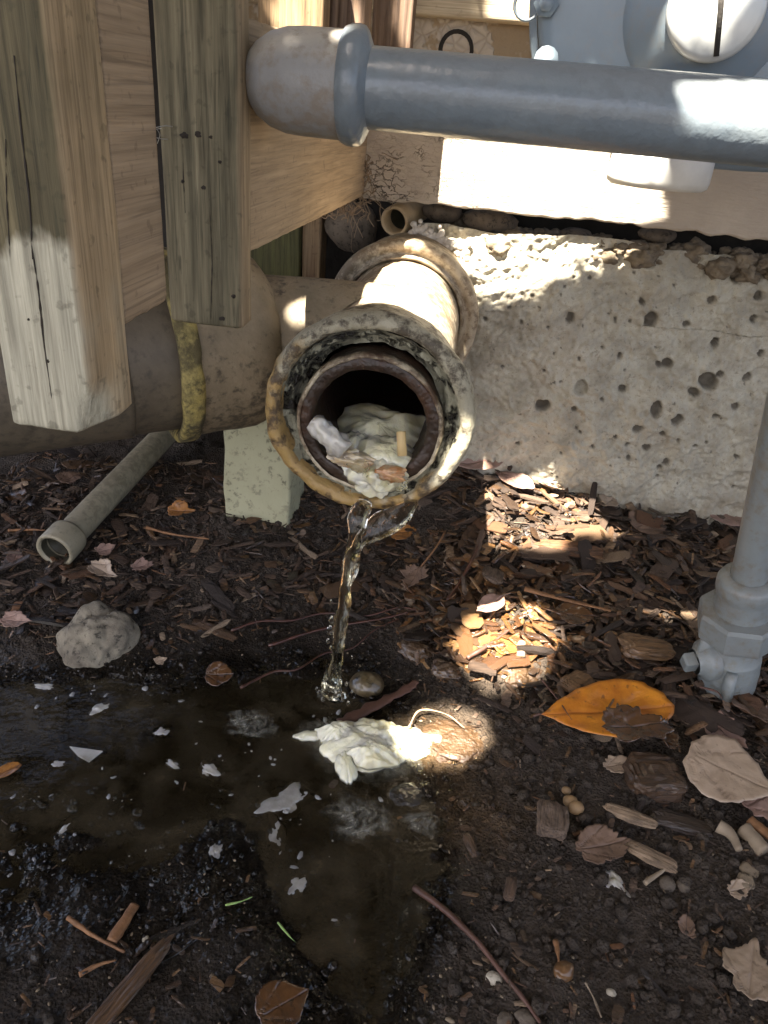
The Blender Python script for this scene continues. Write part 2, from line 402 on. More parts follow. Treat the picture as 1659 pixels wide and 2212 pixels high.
M['hub_clean'] = painted('cream_pipe_paint', (.50, .42, .30), (.36, .29, .19), (.10, .07, .04), .55, .0014, rust=(.24, .14, .06), rustamt=.35, dirt=.75)
def m_putty():
    m = NT('grey_green_putty'); n1 = m.noise(48, 7, .7, None, .8); n2 = m.noise(130, 5, .7)
    k = m.ramp(m.math('ADD', m.math('MULTIPLY', n1, .75), m.math('MULTIPLY', n2, .25)), (.50, 0.), (.57, 1.))
    c = m.mix(k, m.mix(n2, (.40, .385, .28), (.26, .25, .18)), (.018, .015, .011))
    m.set(Base_Color=c, Roughness=m.ramp(k, (0., .6), (1., .25))); m.bump(m.math('SUBTRACT', n2, m.math('MULTIPLY', k, 1.5)), .004, 1.); return m.m
M['putty'] = m_putty()
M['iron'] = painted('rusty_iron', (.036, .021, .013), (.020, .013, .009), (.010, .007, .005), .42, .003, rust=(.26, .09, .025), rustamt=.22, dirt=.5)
M['rim'] = painted('rust_stained_rim', (.46, .40, .28), (.28, .2, .12), (.03, .022, .014), .4, .002, rust=(.10, .05, .025), rustamt=.75, dirt=.8)
M['branch'] = painted('mouldy_beige_pipe', (.27, .215, .14), (.165, .13, .08), (.055, .045, .03), .65, .0014, dirt=.85)
M['branch_dark'] = painted('dark_brown_pipe', (.125, .098, .064), (.075, .06, .04), (.035, .03, .022), .6, .0008, dirt=.6)
M['yellow'] = painted('yellow_lip', (.40, .32, .10), (.24, .195, .075), (.05, .042, .02), .65, .003, rust=(.12, .10, .05), rustamt=.75, dirt=1.)
M['pvc'] = painted('dirty_plastic_pipe', (.33, .29, .20), (.26, .225, .155), (.10, .085, .05), .45, .0004, dirt=.5)
M['pvc_in'] = simple('dark_pipe_inside', (.06, .055, .035), (.03, .025, .015), .5, 60)  # bore in a much darker tone than the outside of the pipe
M['tan_pipe'] = painted('tan_clay_pipe', (.48, .35, .2), (.38, .27, .15), (.1, .07, .04), .6, .0006, dirt=.4)
def m_block():
    m = NT('speckled_pale_block')
    c = m.mix(m.ramp(m.noise(18, 4), (.3, 0.), (.7, 1.)), (.42, .40, .255), (.35, .33, .205))
    s = m.ramp(m.noise(120, 5, .7), (.53, 0.), (.62, 1.)); s2 = m.ramp(m.noise(22, 4, .6), (.42, .35), (.65, 1.))
    c = m.mix(m.math('MULTIPLY', s, m.math('MULTIPLY', s2, .85)), c, (.07, .065, .04))
    m.set(Base_Color=c, Roughness=.85); m.bump(m.noise(150, 5, .6), .001, .8); return m.m
M['block'] = m_block()
def m_stone(name, a, b, rough=.85, wet=0):
    m = NT(name)
    c = m.mix(m.ramp(m.noise(35, 5, .65), (.35, 0.), (.65, 1.)), a, b)
    c = m.mix(m.math('MULTIPLY', m.ramp(m.noise(150, 5, .75), (.54, 0.), (.62, 1.)), .8), c, tuple(x*.22 for x in b))
    m.set(Base_Color=c, Roughness=rough, Coat_Weight=wet, Coat_Roughness=.05); m.bump(m.noise(160, 5, .6), .0015, .8); return m.m
M['stone'] = m_stone('speckled_stone', (.27, .235, .17), (.12, .10, .075))
M['tan_chip'] = m_stone('tan_flat_stone', (.26, .20, .13), (.16, .12, .08)); M['wet_stone'] = m_stone('wet_brown_stone', (.13, .095, .045), (.07, .05, .025), .3, .8)
M['rock'] = m_stone('dark_rock', (.14, .11, .08), (.07, .055, .04))
def m_mud(name, a, b):
    m = NT(name); n = m.noise(60, 6, .65)
    m.set(Base_Color=m.mix(m.ramp(n, (.3, 0.), (.7, 1.)), a, b), Roughness=.45, Coat_Weight=1., Coat_Roughness=.05)
    m.bump(m.math('ADD', n, m.math('MULTIPLY', m.noise(170, 3, .5), .8)), .005, 1.); return m.m
M['mud'] = m_mud('wet_brown_mud', (.10, .055, .025), (.05, .028, .014)); M['mud_black'] = m_mud('wet_black_mud', (.022, .016, .011), (.010, .008, .006))
M['pebble'] = m_stone('pale_pebble', (.5, .45, .36), (.35, .3, .22))

def m_soil():
    m = NT('dark_soil'); wet = m.attr('wet'); sun = m.attr('dry')
    n = m.noise(55, 7, .68); n2 = m.noise(260, 4, .65)
    dry = m.mix(m.ramp(n, (.3, 0.), (.7, 1.)), (.046, .034, .024), (.086, .064, .046))
    wt = m.mix(m.ramp(n, (.3, 0.), (.72, 1.)), (.007, .0055, .004), (.020, .015, .010))
    c = m.mix(wet, dry, wt)
    c = m.mix(m.math('MULTIPLY', m.attr('sand'), m.ramp(m.noise(140, 5, .7), (.35, .25), (.65, 1.))), c, (.15, .095, .05))
    c = m.mix(m.math('MULTIPLY', m.ramp(n2, (.66, 0.), (.74, 1.)), .55), c, (.19, .155, .115))
    r = m.math('SUBTRACT', .85, m.math('MULTIPLY', wet, m.ramp(m.noise(40, 4, .6), (.3, .35), (.6, .72))))
    m.set(Base_Color=c, Roughness=r, Specular_IOR_Level=m.math('SUBTRACT', .4, m.math('MULTIPLY', wet, .38)), Coat_Weight=m.math('MULTIPLY', wet, m.ramp(m.noise(24, 3, .6), (.40, .1), (.60, 1.))), Coat_Roughness=.04, Coat_IOR=1.4)
    cb = m.n.new('ShaderNodeBump'); cb.inputs['Distance'].default_value = .005; cb.inputs['Strength'].default_value = 1.; m.l.new(m.noise(150, 1.5, .5), cb.inputs['Height']); m.l.new(cb.outputs[0], m.b.inputs['Coat Normal'])
    m.bump(m.math('ADD', m.math('ADD', m.noise(230, 6, .7), m.math('MULTIPLY', n, 1.3)), m.math('MULTIPLY', m.vor(420, 'F1'), .6)), .0045, 1.); return m.m
M['soil'] = m_soil()
def m_water():
    m = NT('murky_water'); n, l = m.n, m.l
    tr = n.new('ShaderNodeBsdfTransparent'); tr.inputs[0].default_value = (.62, .50, .33, 1)
    df = n.new('ShaderNodeBsdfDiffuse'); murk = m.noise(18, 5, .6, None, 1.)
    l.new(m.mix(m.ramp(murk, (.4, 0.), (.75, 1.)), (.022, .0165, .0085), (.068, .054, .033)), df.inputs[0])
    m1 = n.new('ShaderNodeMixShader'); l.new(m.ramp(murk, (.35, .55), (.75, .93)), m1.inputs[0]); l.new(tr.outputs[0], m1.inputs[1]); l.new(df.outputs[0], m1.inputs[2])
    gl = n.new('ShaderNodeBsdfGlossy'); gl.inputs['Roughness'].default_value = .02
    fr = n.new('ShaderNodeFresnel'); fr.inputs[0].default_value = 1.33
    m2 = n.new('ShaderNodeMixShader'); l.new(fr.outputs[0], m2.inputs[0]); l.new(m1.outputs[0], m2.inputs[1]); l.new(gl.outputs[0], m2.inputs[2])
    b = n.new('ShaderNodeBump'); b.inputs['Distance'].default_value = .0022; b.inputs['Strength'].default_value = .8
    l.new(m.math('ADD', m.noise(38, 4, .55), m.math('MULTIPLY', m.noise(150, 3, .5), .25)), b.inputs['Height'])
    l.new(b.outputs[0], gl.inputs['Normal']); l.new(b.outputs[0], fr.inputs['Normal'])
    l.new(m2.outputs[0], m.out.inputs[0]); return m.m
M['water'] = m_water()
def m_stream():
    m = NT('clear_running_water')
    m.set(Base_Color=(.93, .91, .80), Roughness=.03, IOR=1.33, Transmission_Weight=1.)
    m.bump(m.noise(60, 4, .6, m.map((1, 1, .35))), .003, .8); return m.m
M['stream'] = m_stream()
def m_paper(name, a, b, st, amt=.4, rough=.35, coat=.5, alpha=1.):
    m = NT(name); n = m.noise(45, 5, .6)
    c = m.mix(m.ramp(n, (.3, 0.), (.7, 1.)), a, b)
    c = m.mix(m.math('MULTIPLY', m.ramp(m.noise(28, 4, .65), (.52, 0.), (.66, 1.)), amt), c, st)
    m.set(Base_Color=c, Roughness=rough, Coat_Weight=min(1, coat*1.8), Coat_Roughness=.07, Subsurface_Weight=.6, Subsurface_Radius=(.012, .011, .007), Subsurface_Scale=.7, Alpha=alpha)
    m.bump(m.math('ADD', m.math('MULTIPLY', m.noise(220, 5, .7), .5), m.noise(50, 3, .5)), .0014, .8); return m.m
M['paper'] = m_paper('wet_white_paper', (.86, .81, .58), (.75, .70, .46), (.55, .42, .18), .45)
M['paper_rust'] = m_paper('rust_stained_paper', (.66, .58, .42), (.48, .30, .14), (.40, .13, .025), .95)
def m_film():
    m = NT('thin_grey_film'); n = m.noise(70, 6, .7, None, 1.2)
    al = m.math('MULTIPLY', m.ramp(n, (.42, .04), (.66, .7)), m.ramp(m.attr('edge'), (.45, 1.), (.98, 0.)))
    m.set(Base_Color=m.mix(n, (.5, .49, .42), (.3, .29, .24)), Roughness=.3, Alpha=al); m.bump(n, .003, .9); return m.m
M['film'] = m_film(); M['fringe'] = m_film(); M['fringe'].name = 'white_pulp_fringe'
for n_ in M['fringe'].node_tree.nodes:
    if n_.type == 'MIX': n_.inputs[6].default_value = (.8, .78, .66, 1); n_.inputs[7].default_value = (.62, .6, .48, 1)
M['strand'] = m_paper('grey_paper_strand', (.40, .39, .36), (.22, .21, .19), (.12, .10, .08), .5)
M['scrap'] = m_paper('wet_paper_scrap', (.58, .56, .50), (.34, .32, .28), (.16, .13, .09), .6)
M['filter'] = simple('tan_filter_paper', (.58, .42, .20), (.48, .34, .15), .6, 60)
def m_chip(name, ramp, rough, coat, useobj):
    m = NT(name); r = m.rnd() if useobj else m.attr('rnd')
    c = m.ramp(r, *ramp)
    g = m.noise(1., 5, .65, m.map((60, 420, 420)), .6)
    c = m.mix(m.ramp(g, (.38, .0), (.62, .9)), c, m.mix(.72, c, (.010, .006, .004)))
    c = m.mix(m.math('MULTIPLY', m.ramp(m.noise(50, 4), (.5, 0.), (.7, 1.)), .4), c, (.04, .028, .02))
    m.set(Base_Color=c, Roughness=rough, Coat_Weight=coat, Coat_Roughness=.1); m.bump(g, .0012, .9); return m.m
DRY = [(0, (.03, .019, .013)), (.25, (.07, .042, .026)), (.5, (.115, .067, .039)), (.66, (.16, .11, .075)), (.8, (.17, .075, .03)), (.92, (.24, .15, .08)), (1, (.36, .26, .17))]
SUN_AMB = [(0, (.06, .028, .012)), (.4, (.14, .058, .02)), (.7, (.26, .115, .035)), (1, (.40, .22, .09))]  # wet bark brightened to orange, painting sunlight into the mound chips
WET = [(0, (.018, .011, .007)), (.35, (.05, .028, .016)), (.6, (.085, .044, .02)), (.8, (.13, .062, .02)), (1, (.2, .11, .05))]
M['chip'] = m_chip('dry_bark_chip', DRY, .75, 0, True); M['chip_s'] = m_chip('dry_bark_bits', DRY, .75, 0, False)
M['chipm'] = m_chip('sun_tinted_wet_chip', SUN_AMB, .3, .9, True); M['chipm_s'] = m_chip('sun_tinted_wet_bits', SUN_AMB, .3, .9, False)
M['chipw'] = m_chip('wet_bark_chip', WET, .5, .3, True); M['chipw_s'] = m_chip('wet_bark_bits', WET, .4, .5, False)
def m_leaf(name, a, b, dk, rough=.55, coat=0., vein=(.3, .2, .1)):
    m = NT(name); n = m.noise(55, 5, .65)
    c = m.mix(m.ramp(n, (.32, 0.), (.7, 1.)), a, b)
    c = m.mix(m.math('MULTIPLY', m.ramp(m.noise(180, 3, .5), (.63, 0.), (.7, 1.)), .7), c, dk)
    c = m.mix(m.math('MULTIPLY', m.ramp(m.noise(24, 4, .6), (.55, 0.), (.72, 1.)), .6), c, dk)
    ve = m.attr('vein'); c = m.mix(m.math('MULTIPLY', ve, .55), c, vein)
    m.set(Base_Color=c, Roughness=rough, Coat_Weight=coat, Coat_Roughness=.12)
    m.bump(m.math('ADD', m.math('MULTIPLY', ve, -1.2), m.noise(120, 4, .6)), .0008, .9); return m.m
M['lf_orange'] = m_leaf('orange_leaf', (.62, .235, .02), (.42, .125, .015), (.13, .05, .015), .36, .2, (.42, .12, .02))
M['lf_brown'] = m_leaf('brown_leaf', (.20, .125, .085), (.14, .085, .055), (.06, .04, .03), .6, 0, (.10, .06, .04))
M['lf_tan'] = m_leaf('tan_leaf', (.40, .30, .215), (.32, .235, .16), (.16, .11, .075), .5, .25, (.22, .15, .10))
M['lf_pink'] = m_leaf('pinkish_leaf', (.33, .21, .165), (.26, .16, .12), (.14, .09, .065), .55, .1, (.2, .11, .08))
M['lf_wet'] = m_leaf('wet_dark_leaf', (.11, .05, .02), (.06, .028, .012), (.03, .016, .01), .2, .8, (.05, .03, .02))
M['lf_rust'] = m_leaf('rusty_leaf', (.36, .15, .035), (.24, .10, .03), (.1, .05, .02), .4, .3, (.2, .08, .02))
M['lf_soil'] = m_leaf('muddy_leaf', (.035, .03, .028), (.02, .017, .015), (.01, .008, .006), .22, .8, (.02, .015, .012))
M['twig'] = simple('reddish_twig', (.12, .055, .038), (.065, .032, .022), .5, 90, .0008)
M['twig_or'] = simple('orange_twig', (.30, .145, .06), (.15, .07, .03), .6, 120, .0012)
M['root'] = simple('wet_red_root', (.085, .026, .013), (.035, .012, .007), .3, 90, .0006, coat=.4)
M['stub'] = simple('grey_brown_stick', (.30, .235, .16), (.2, .15, .10), .8, 60, .001)
M['hair'] = simple('dry_root_fibre', (.30, .21, .13), (.2, .14, .09), .9, 60)
M['web'] = simple('grey_cobweb', (.55, .53, .48), (.45, .43, .38), .9, 60)
M['green'] = simple('fresh_green', (.22, .36, .09), (.3, .42, .16), .4, 80)
M['snail'] = simple('brown_shell', (.16, .08, .03), (.08, .04, .018), .35, 60, coat=.4)
M['seed'] = simple('tan_seed', (.30, .19, .09), (.2, .12, .055), .6, 70)
M['bubble'] = m_stream(); M['bubble'].name = 'bubble_film'
M['leafage'] = simple('gobo_leaf', (.06, .10, .03), (.04, .075, .02), .6, 30)
M['bark'] = simple('gobo_bark', (.12, .09, .06), (.07, .05, .035), .9, 20, .01)
M['clod'] = M['soil']

# ------------------------------------------------------------------ the ground
CT = [(1000, 1000, .095), (1150, 1050, .08), (1300, 1090, .067), (1480, 1120, .062), (1659, 1150, .058), (1900, 1180, .055), (1659, 1050, .075), (1000, 900, .10),
      (600, 960, .05), (300, 960, .035), (0, 1000, .03), (-250, 1050, .03), (485, 1118, .04), (640, 1120, .042), (800, 1150, .03), (400, 1200, .025), (125, 1225, .018), (-100, 1250, .018),
      (190, 1440, .006), (60, 1400, .01), (400, 1400, .008), (600, 1400, .004), (720, 1490, -.004), (850, 1300, .022), (850, 1430, .008),
      (1050, 1350, .036), (1200, 1260, .045), (1400, 1300, .042), (1560, 1490, .03), (1300, 1440, .03), (1100, 1480, .018), (960, 1470, .012),
      (1300, 1600, .018), (1050, 1560, .014), (980, 1620, .011), (1600, 1650, .022), (1659, 1800, .02), (1300, 1850, .014), (1080, 1800, .012), (1000, 1950, .011), (1300, 2050, .013), (1600, 2150, .016), (950, 2180, .010), (1900, 1900, .02),
      (300, 1560, -.009), (100, 1640, -.008), (0, 1540, -.006), (-200, 1600, -.006), (500, 1610, -.008), (620, 1700, -.004), (760, 1640, -.003), (750, 1850, -.012), (800, 2000, -.011), (760, 2150, -.003), (850, 1760, -.009), (880, 1880, -.008),
      (600, 1800, -.002), (300, 1780, -.002), (300, 1880, .0015), (100, 1850, .000), (-100, 1900, .002), (300, 2050, .007), (100, 2150, .009), (550, 2100, .006), (600, 1950, .001), (450, 1750, -.004), (690, 2150, .002), (300, 2350, .01), (1000, 2400, .012), (1500, 2400, .014)]
_cp = np.array([at(x, y, Z=z) for x, y, z in CT])
def _phi(a, b):
    d2 = ((a[:, None, :2]-b[None, :, :2])**2).sum(2)+1e-9
    return d2*np.log(d2)*.5
_A = _phi(_cp, _cp)+np.eye(len(_cp))*2e-4
_n = len(_cp); _B = np.zeros((_n+3, _n+3)); _B[:_n, :_n] = _A; _B[:_n, _n] = 1; _B[:_n, _n+1:] = _cp[:, :2]; _B[_n:, :_n] = _B[:_n, _n:].T
_sol = np.linalg.solve(_B, np.r_[_cp[:, 2], 0, 0, 0])
WL = .0015
def base_h(p):
    p = np.asarray(p, float)
    q = np.c_[np.clip(p[:, 0], -.6, .65), np.clip(p[:, 1], .2, .98)]
    z = np.concatenate([_phi(c, _cp)@_sol[:_n]+_sol[_n]+c@_sol[_n+1:] for c in np.array_split(q, max(1, len(q)//20000))])
    return np.clip(z, -.02, .11)
def terrain(p):
    p = np.asarray(p, float); b = base_h(p)
    amp = np.clip(.4+b*14, .45, 1.1)
    wz = np.clip(1-(b-.0)/.011, 0, 1)*np.clip((b+.008)/.006, 0, 1)
    z = b+wz*(.0065*vn(p, 15, 23, 3)+.0042*vn(p, 60, 21, 2)+.0013*np.abs(vn(p, 190, 22, 2)))+amp*(.0045*vn(p, 28, 3, 2)+.0038*vn(p, 75, 5, 3)+.0022*np.abs(vn(p, 170, 8, 2)))
    far = np.clip((np.hypot(p[:, 0], p[:, 1]-.5)-1.)/3, 0, 1)
    return z*(1-far)
def wetness(p):
    b = base_h(p); return np.clip(1.15-(b-.0015+.006*vn(p, 18, 31, 3))/.012, 0, 1)
SANDS = [(*at(985, 1610, Z=.012)[:2], .035), (*at(1040, 1770, Z=.012)[:2], .028), (*at(1060, 1400, Z=.03)[:2], .03)]
def sandy(p):
    return np.clip(sum(np.exp(-((p[:, 0]-x)**2+(p[:, 1]-y)**2)/r**2) for x, y, r in SANDS)*(1+.6*vn(p, 60, 71, 3)), 0, 1)
def gp(px, py):
    """point of the ground seen at a place of the photograph"""
    z = .01
    for _ in range(8):
        a = at(px, py, Z=z); z = float(terrain(a[None, :2])[0])*.7+z*.3
    return np.array([a[0], a[1], z])
def ax(lo, hi, st, lim):
    c = list(np.arange(lo, hi, st)); d = st; a = lo; L = []
    while a > -lim: d *= 1.35; a -= d; L.append(a)
    d = st; a = c[-1]; Rr = []
    while a < lim: d *= 1.35; a += d; Rr.append(a)
    return np.array(L[::-1]+c+Rr)
gv, gf = grid(ax(-.58, .62, .0021, 60), ax(.16, .97, .0021, 60), lambda u, v: np.c_[u, v, terrain(np.c_[u, v])])
gme = mesh('ground', gv, gf, M['soil'])
a = gme.attributes.new('sand', 'FLOAT', 'POINT'); a.data.foreach_set('value', sandy(gv[:, :2]).astype(np.float32))
a = gme.attributes.new('wet', 'FLOAT', 'POINT'); a.data.foreach_set('value', wetness(gv[:, :2]).astype(np.float32))
tag(link('ground', gme), 'dark wet soil of the yard', None, None, 'structure')
# puddle: only where the ground lies below the water level, kept inside by its own banks
IMP = at(722, 1496, Z=WL)
def ripple(u, v):
    r = np.hypot(u-IMP[0], v-IMP[1]); return .0009*np.cos(r*2*math.pi/.011)*np.exp(-r/.028)*np.clip(r/.006, 0, 1)
pv, pf = grid(np.linspace(-.62, .05, 330), np.linspace(.1, .64, 270), lambda u, v: np.c_[u, v, WL+.0004*vn(np.c_[u, v], 30, 77, 2)+ripple(u, v)])
tag(link('puddle', mesh('puddle', pv, pf, M['water'])), 'murky brown puddle under the broken drain', None, None, 'structure')

# ------------------------------------------------------------------ house wall
WY = .875
wall = thing('house_wall', 'house wall of pale peeling boards on a rough pitted concrete footing', 'wall', (.3, WY, .0))
pits = []
for x, y, r in ((1171, 870, 21), (1255, 835, 20), (1415, 882, 19), (1345, 840, 11), (1530, 825, 22), (1408, 688, 18), (1490, 700, 11), (1545, 648, 12), (1548, 750, 9), (1390, 650, 8), (1445, 785, 15), (1460, 908, 18),
                (1375, 925, 15), (1358, 988, 11), (1440, 1000, 11), (1425, 1012, 7), (1118, 960, 8), (1600, 545+60, 8), (1640, 690, 8), (1560, 812, 9), (1330, 695, 6), (1338, 770, 7), (1425, 790, 8), (1500, 850, 9), (1590, 880, 8), (1545, 900, 11),
                (1350, 800, 5), (1250, 770, 5), (1175, 795, 5), (1210, 820, 4), (1395, 968, 8), (1430, 935, 7), (1465, 950, 7), (1330, 945, 7), (1355, 960, 6), (1280, 965, 6), (1500, 960, 5), (1590, 985, 6), (1650, 770, 8), (1620, 820, 10), (1650, 640, 9), (1300, 750, 5), (1230, 690, 9), (1150, 640, 5), (1100, 660, 5), (1240, 880, 8)):
    p = at(x, y, Y=WY); pits.append((p[0], p[2], r/1598*.95*(.70 if r > 10 else .85)))
for _ in range(170):
    pits.append((rng.uniform(-.05, .75), rng.uniform(.03, .37), rng.choice([.0011, .0014, .0018, .0024])))
def fnd(u, v):
    q = np.c_[u, np.zeros(len(u)), v]
    qd = np.c_[u*.8+v*.6+.01*vn(q, 30, 46, 2), np.zeros(len(u)), (v*.8-u*.6)*1.5+.01*vn(q, 30, 47, 2)]
    d = .010*vn(q, 9, 41, 2)+.007*vn(qd, 16, 42, 3)+.0085*vn(qd, 38, 43, 4)+.0070*np.abs(vn(qd, 85, 44, 4))+.0016*vn(q, 260, 45, 2)
    # an undercut shelf running down to the right, as the casting left it
    d += .014/(1+np.exp(-(v-(.28-.16*(u-.05)))/.012))*np.clip((u-.08)*6, 0, 1)-.005
    d += .010*np.clip((v-.34)/.03, 0, 1)
    pit = np.zeros(len(u))
    for i, (px, pz, r) in enumerate(pits):
        m = (abs(u-px) < 2.2*r) & (abs(v-pz) < 2.2*r)
        if not m.any(): continue
        dx, dz = (u[m]-px)/r, (v[m]-pz)/r; rr = np.sqrt(dx*dx*(1+.3*math.sin(i))+dz*dz*(1+.3*math.cos(i*2.)))
        rr = rr+.5*vn(np.c_[u[m], v[m]], 1/(r*1.1)/1.2, 50+i, 2)
        s = np.clip((1.05-rr)/.34, 0, 1); s = s*s*(3-2*s)
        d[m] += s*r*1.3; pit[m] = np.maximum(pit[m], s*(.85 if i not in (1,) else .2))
    fnd.pit = pit
    return np.c_[u, WY+d, v]
fv, ff = grid(np.r_[np.arange(-.075, .52, .0017), np.arange(.52, 2.4, .02)], np.r_[-.08, np.arange(.0, .385, .0017)], fnd)
fv[:, 2] += .006*vn(fv*(1, 0, 0), 20, 61, 3)*(fv[:, 2] > .3)
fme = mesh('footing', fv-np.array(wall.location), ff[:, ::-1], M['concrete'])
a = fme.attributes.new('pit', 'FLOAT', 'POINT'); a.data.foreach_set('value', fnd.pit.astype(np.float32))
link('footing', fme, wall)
# top of the footing and the dark fill behind it
put('footing_top', beam(-.07, 2.4, WY+.030, WY+.30, .30, .364, 'x', .004, 60, .003, 5), M['crumb'], wall)
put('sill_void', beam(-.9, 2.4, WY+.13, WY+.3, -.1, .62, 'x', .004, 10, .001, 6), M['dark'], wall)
def ragged(v):
    v = v.copy(); k = np.clip((.415-v[:, 2])/.012, 0, 1); v[:, 2] += k*(.004*vn(v*(1, 0, 0), 60, 3, 3)); return v
put('lower_board', beam(-.145, 2.4, WY-.012, WY+.018, .404, .505, 'x', .003, 500, .0012, 11, ragged), M['siding'], wall)
put('flaking_board', beam(-.3, 2.4, WY+.004, WY+.02, .5055, .578, 'x', .002, 60, .0008, 12), M['flaky'], wall)
put('clapboard', beam(-.3, 2.4, WY-.014, WY+.006, .575, .70, 'x', .003, 40, .0006, 13), M['cap'], wall)
put('upper_clapboard', beam(-.3, 2.4, WY-.012, WY+.006, .702, 2.5, 'x', .003, 20, .0006, 14), M['cap'], wall)
put('shade_eave', beam(-2.2, 3., WY-.75, WY+.3, 2.5, 2.56, 'x', .003, 20, .0006, 15), M['cap'], wall)  # added unseen overhang that keeps the upper wall in shade
# a dark bolt hole in the flaking board: the end of a short sleeve
c = at(985, 108, Y=WY+.004); put('vent_hole', lathe((c[0], WY+.0035, c[2]), (0, -1, 0), [(.001, -.002), (.013, -.002), (.0145, 0), (.0165, .0015), (.018, 0)], 24, .0006), M['dark'], wall)
# loose crumbs on the ledge between footing and boards
cr = []; cw = []
for i in range(330):
    x = rng.uniform(-.03, .5); r = float(np.clip(rng.lognormal(math.log(.0055), .5), .002, .015))
    cr.append(blob((x, WY+rng.uniform(.010, .055), .366+rng.uniform(-.004, .016)), (r*1.2, r, r*.8), .8, 1.7, i, 3 if r < .008 else 4, 5, rng.uniform(0, 6)))
o = put('mortar_crumbs', join(*cr), M['crumb'], wall); o['kind'] = 'stuff'
for i in range(70):
    t = rng.random(); p = at(900+110*t+rng.normal(0, 10), 490+65*t+rng.normal(0, 9), Y=WY-.003); r = rng.uniform(.002, .005)
    cw.append(blob(p, (r, r, r*.9), .4, 1.8, i, 2))
o = put('foam_crumbs', join(*cw), M['white_crumb'], wall); o['kind'] = 'stuff'
for i, (x, y, rx, rz) in enumerate(((955, 455, .022, .013), (1060, 478, .034, .014), (760, 490, .03, .03), (1245, 510, .02, .009), (1110, 520, .02, .015), (1420, 507, .02, .009))):
    c = at(x, y, Y=WY+.03)
    tag(put('rock', blob(c, (rx, .02, rz), .22, 1.3, 20+i, 3), M['rock']), ('small brown rock wedged under the board beside the tan pipe', 'long brown rock lying on the footing right of the tan pipe', 'large dark rock in the cavity left of the tan pipe',
        'flat rock on the footing ledge under the middle of the board', 'crumbly brown rock on the ledge below the sunlit board', 'flat rock on the ledge under the right end of the board')[i], 'rock')

# ------------------------------------------------------------------ timber
def notch(v):
    v = v.copy(); k = np.clip((.378-v[:, 2])/.028, 0, 1)*np.clip((v[:, 0]+.178)/.012, 0, 1)*np.clip((.325-v[:, 1])/.02, 0, 1)
    v[:, 0] -= k*(.009+.004*vn(v, 150, 9, 2)); v[:, 1] += k*.006; return v
def T(name, lab, *a, mat=None, cat='wooden post', g=None, **k):
    return tag(put(name, beam(*a, **k), mat), lab, cat, g)
GP = 'wooden pickets along the deck edge'
T('picket', 'nearest wooden picket at far left, mouldy above and pale at its cut lower end', -.2105, -.168, .300, .342, .352, .60, mat=M['post_near'], g=GP, cat='picket', rd=.0035, nr=90, seed=3, fn=notch)
T('picket', 'grey brown wooden picket touching the left end of the gas pipe elbow', -.187, -.1405, .438, .459, .370, .60, mat=M['post_side'], g=GP, cat='picket', rd=.003, nr=60, seed=4)
p3 = at(600, 0, Y=.66); p3b = at(700, 0, Y=.66)
T('picket', 'sunlit wooden picket standing behind the gas pipe elbow', p3[0]-.016, p3b[0], .66, .685, .50, .62, mat=M['tan_z'], g=GP, cat='picket', seed=5)
p4 = at(709, 0, Y=.70); p4b = at(790, 0, Y=.70)
T('picket', 'fluted wooden picket between the sunlit picket and the one by the wall', p4[0], p4b[0], .70, .735, .50, .62, mat=M['fluted'], g=GP, cat='picket', seed=6)
p5 = at(806, 0, Y=.79); p5b = at(895, 0, Y=.79)
T('picket', 'fluted wooden picket nearest the house wall, with a brown knot', p5[0], p5b[0], .79, .812, .50, .63, mat=M['fluted'], g=GP, cat='picket', seed=7)
T('deck_board', 'short pale board between the two nearest pickets', -.19, -.170, .345, .396, .3925, .60, mat=M['tan_y'], cat='board', axis='y', nr=12, seed=8)
def skew(v):
    v = v.copy(); v[:, 0] += (v[:, 1]-.47)*.03; return v
T('deck_joist', 'pale horizontal joist running back to the house wall above the drain', -.1695, -.150, .462, .872, .4065, .535, mat=M['tan_y'], cat='joist', axis='y', nr=60, seed=9, fn=skew)
q = at(560, 540, Y=.90); q2 = at(648, 540, Y=.90)
T('deck_post', 'mossy green post standing in the dark under the deck', q[0]-.03, q2[0], .90, .93, .0, .47, mat=M['green_z'], seed=10)
q3 = at(697, 540, Y=.915)
T('deck_post', 'pale right side of the mossy post in the dark cavity', q2[0]+.001, q3[0], .905, .94, .0, .47, mat=M['tan_z'], seed=12)  # lighter right face of the mossy post, built as a separate piece

dk = thing('deck_shade', 'added unseen deck planks shading the drain branch', 'deck', (-.9, .58, .602)); dk['kind'] = 'thing'  # added unseen planks that block light over the left side
for i in range(9): put('plank', beam(-.24-.142*(i+1)+.004, -.24-.142*i, .34, .868, .602, .626, 'y', .003, 12, .0006, 40+i), M['post_side'], dk)
# a long drying crack and knots in the nearest pickets
crk = [o for o in COL.objects if o.name.startswith('picket')]
def knot(par, px, py, Y, r, seed): put('knot', blob(at(px, py, Y=Y+.0004), (r*(.45 if px < 300 else .62), .0008, r*.5), .7, 1.7, seed, 3, 4), M['knot'], par)
pk = {o.name: o for o in crk}
def crack(par, pts, r, Y): put('crack', tube(spline([at(x, y, Y=Y) for x, y in pts], 40), np.r_[np.linspace(.0001, r*.5, 20), np.linspace(r*.5, .0001, 20)], 6, .0003, 300, 3), M['knot'], par)

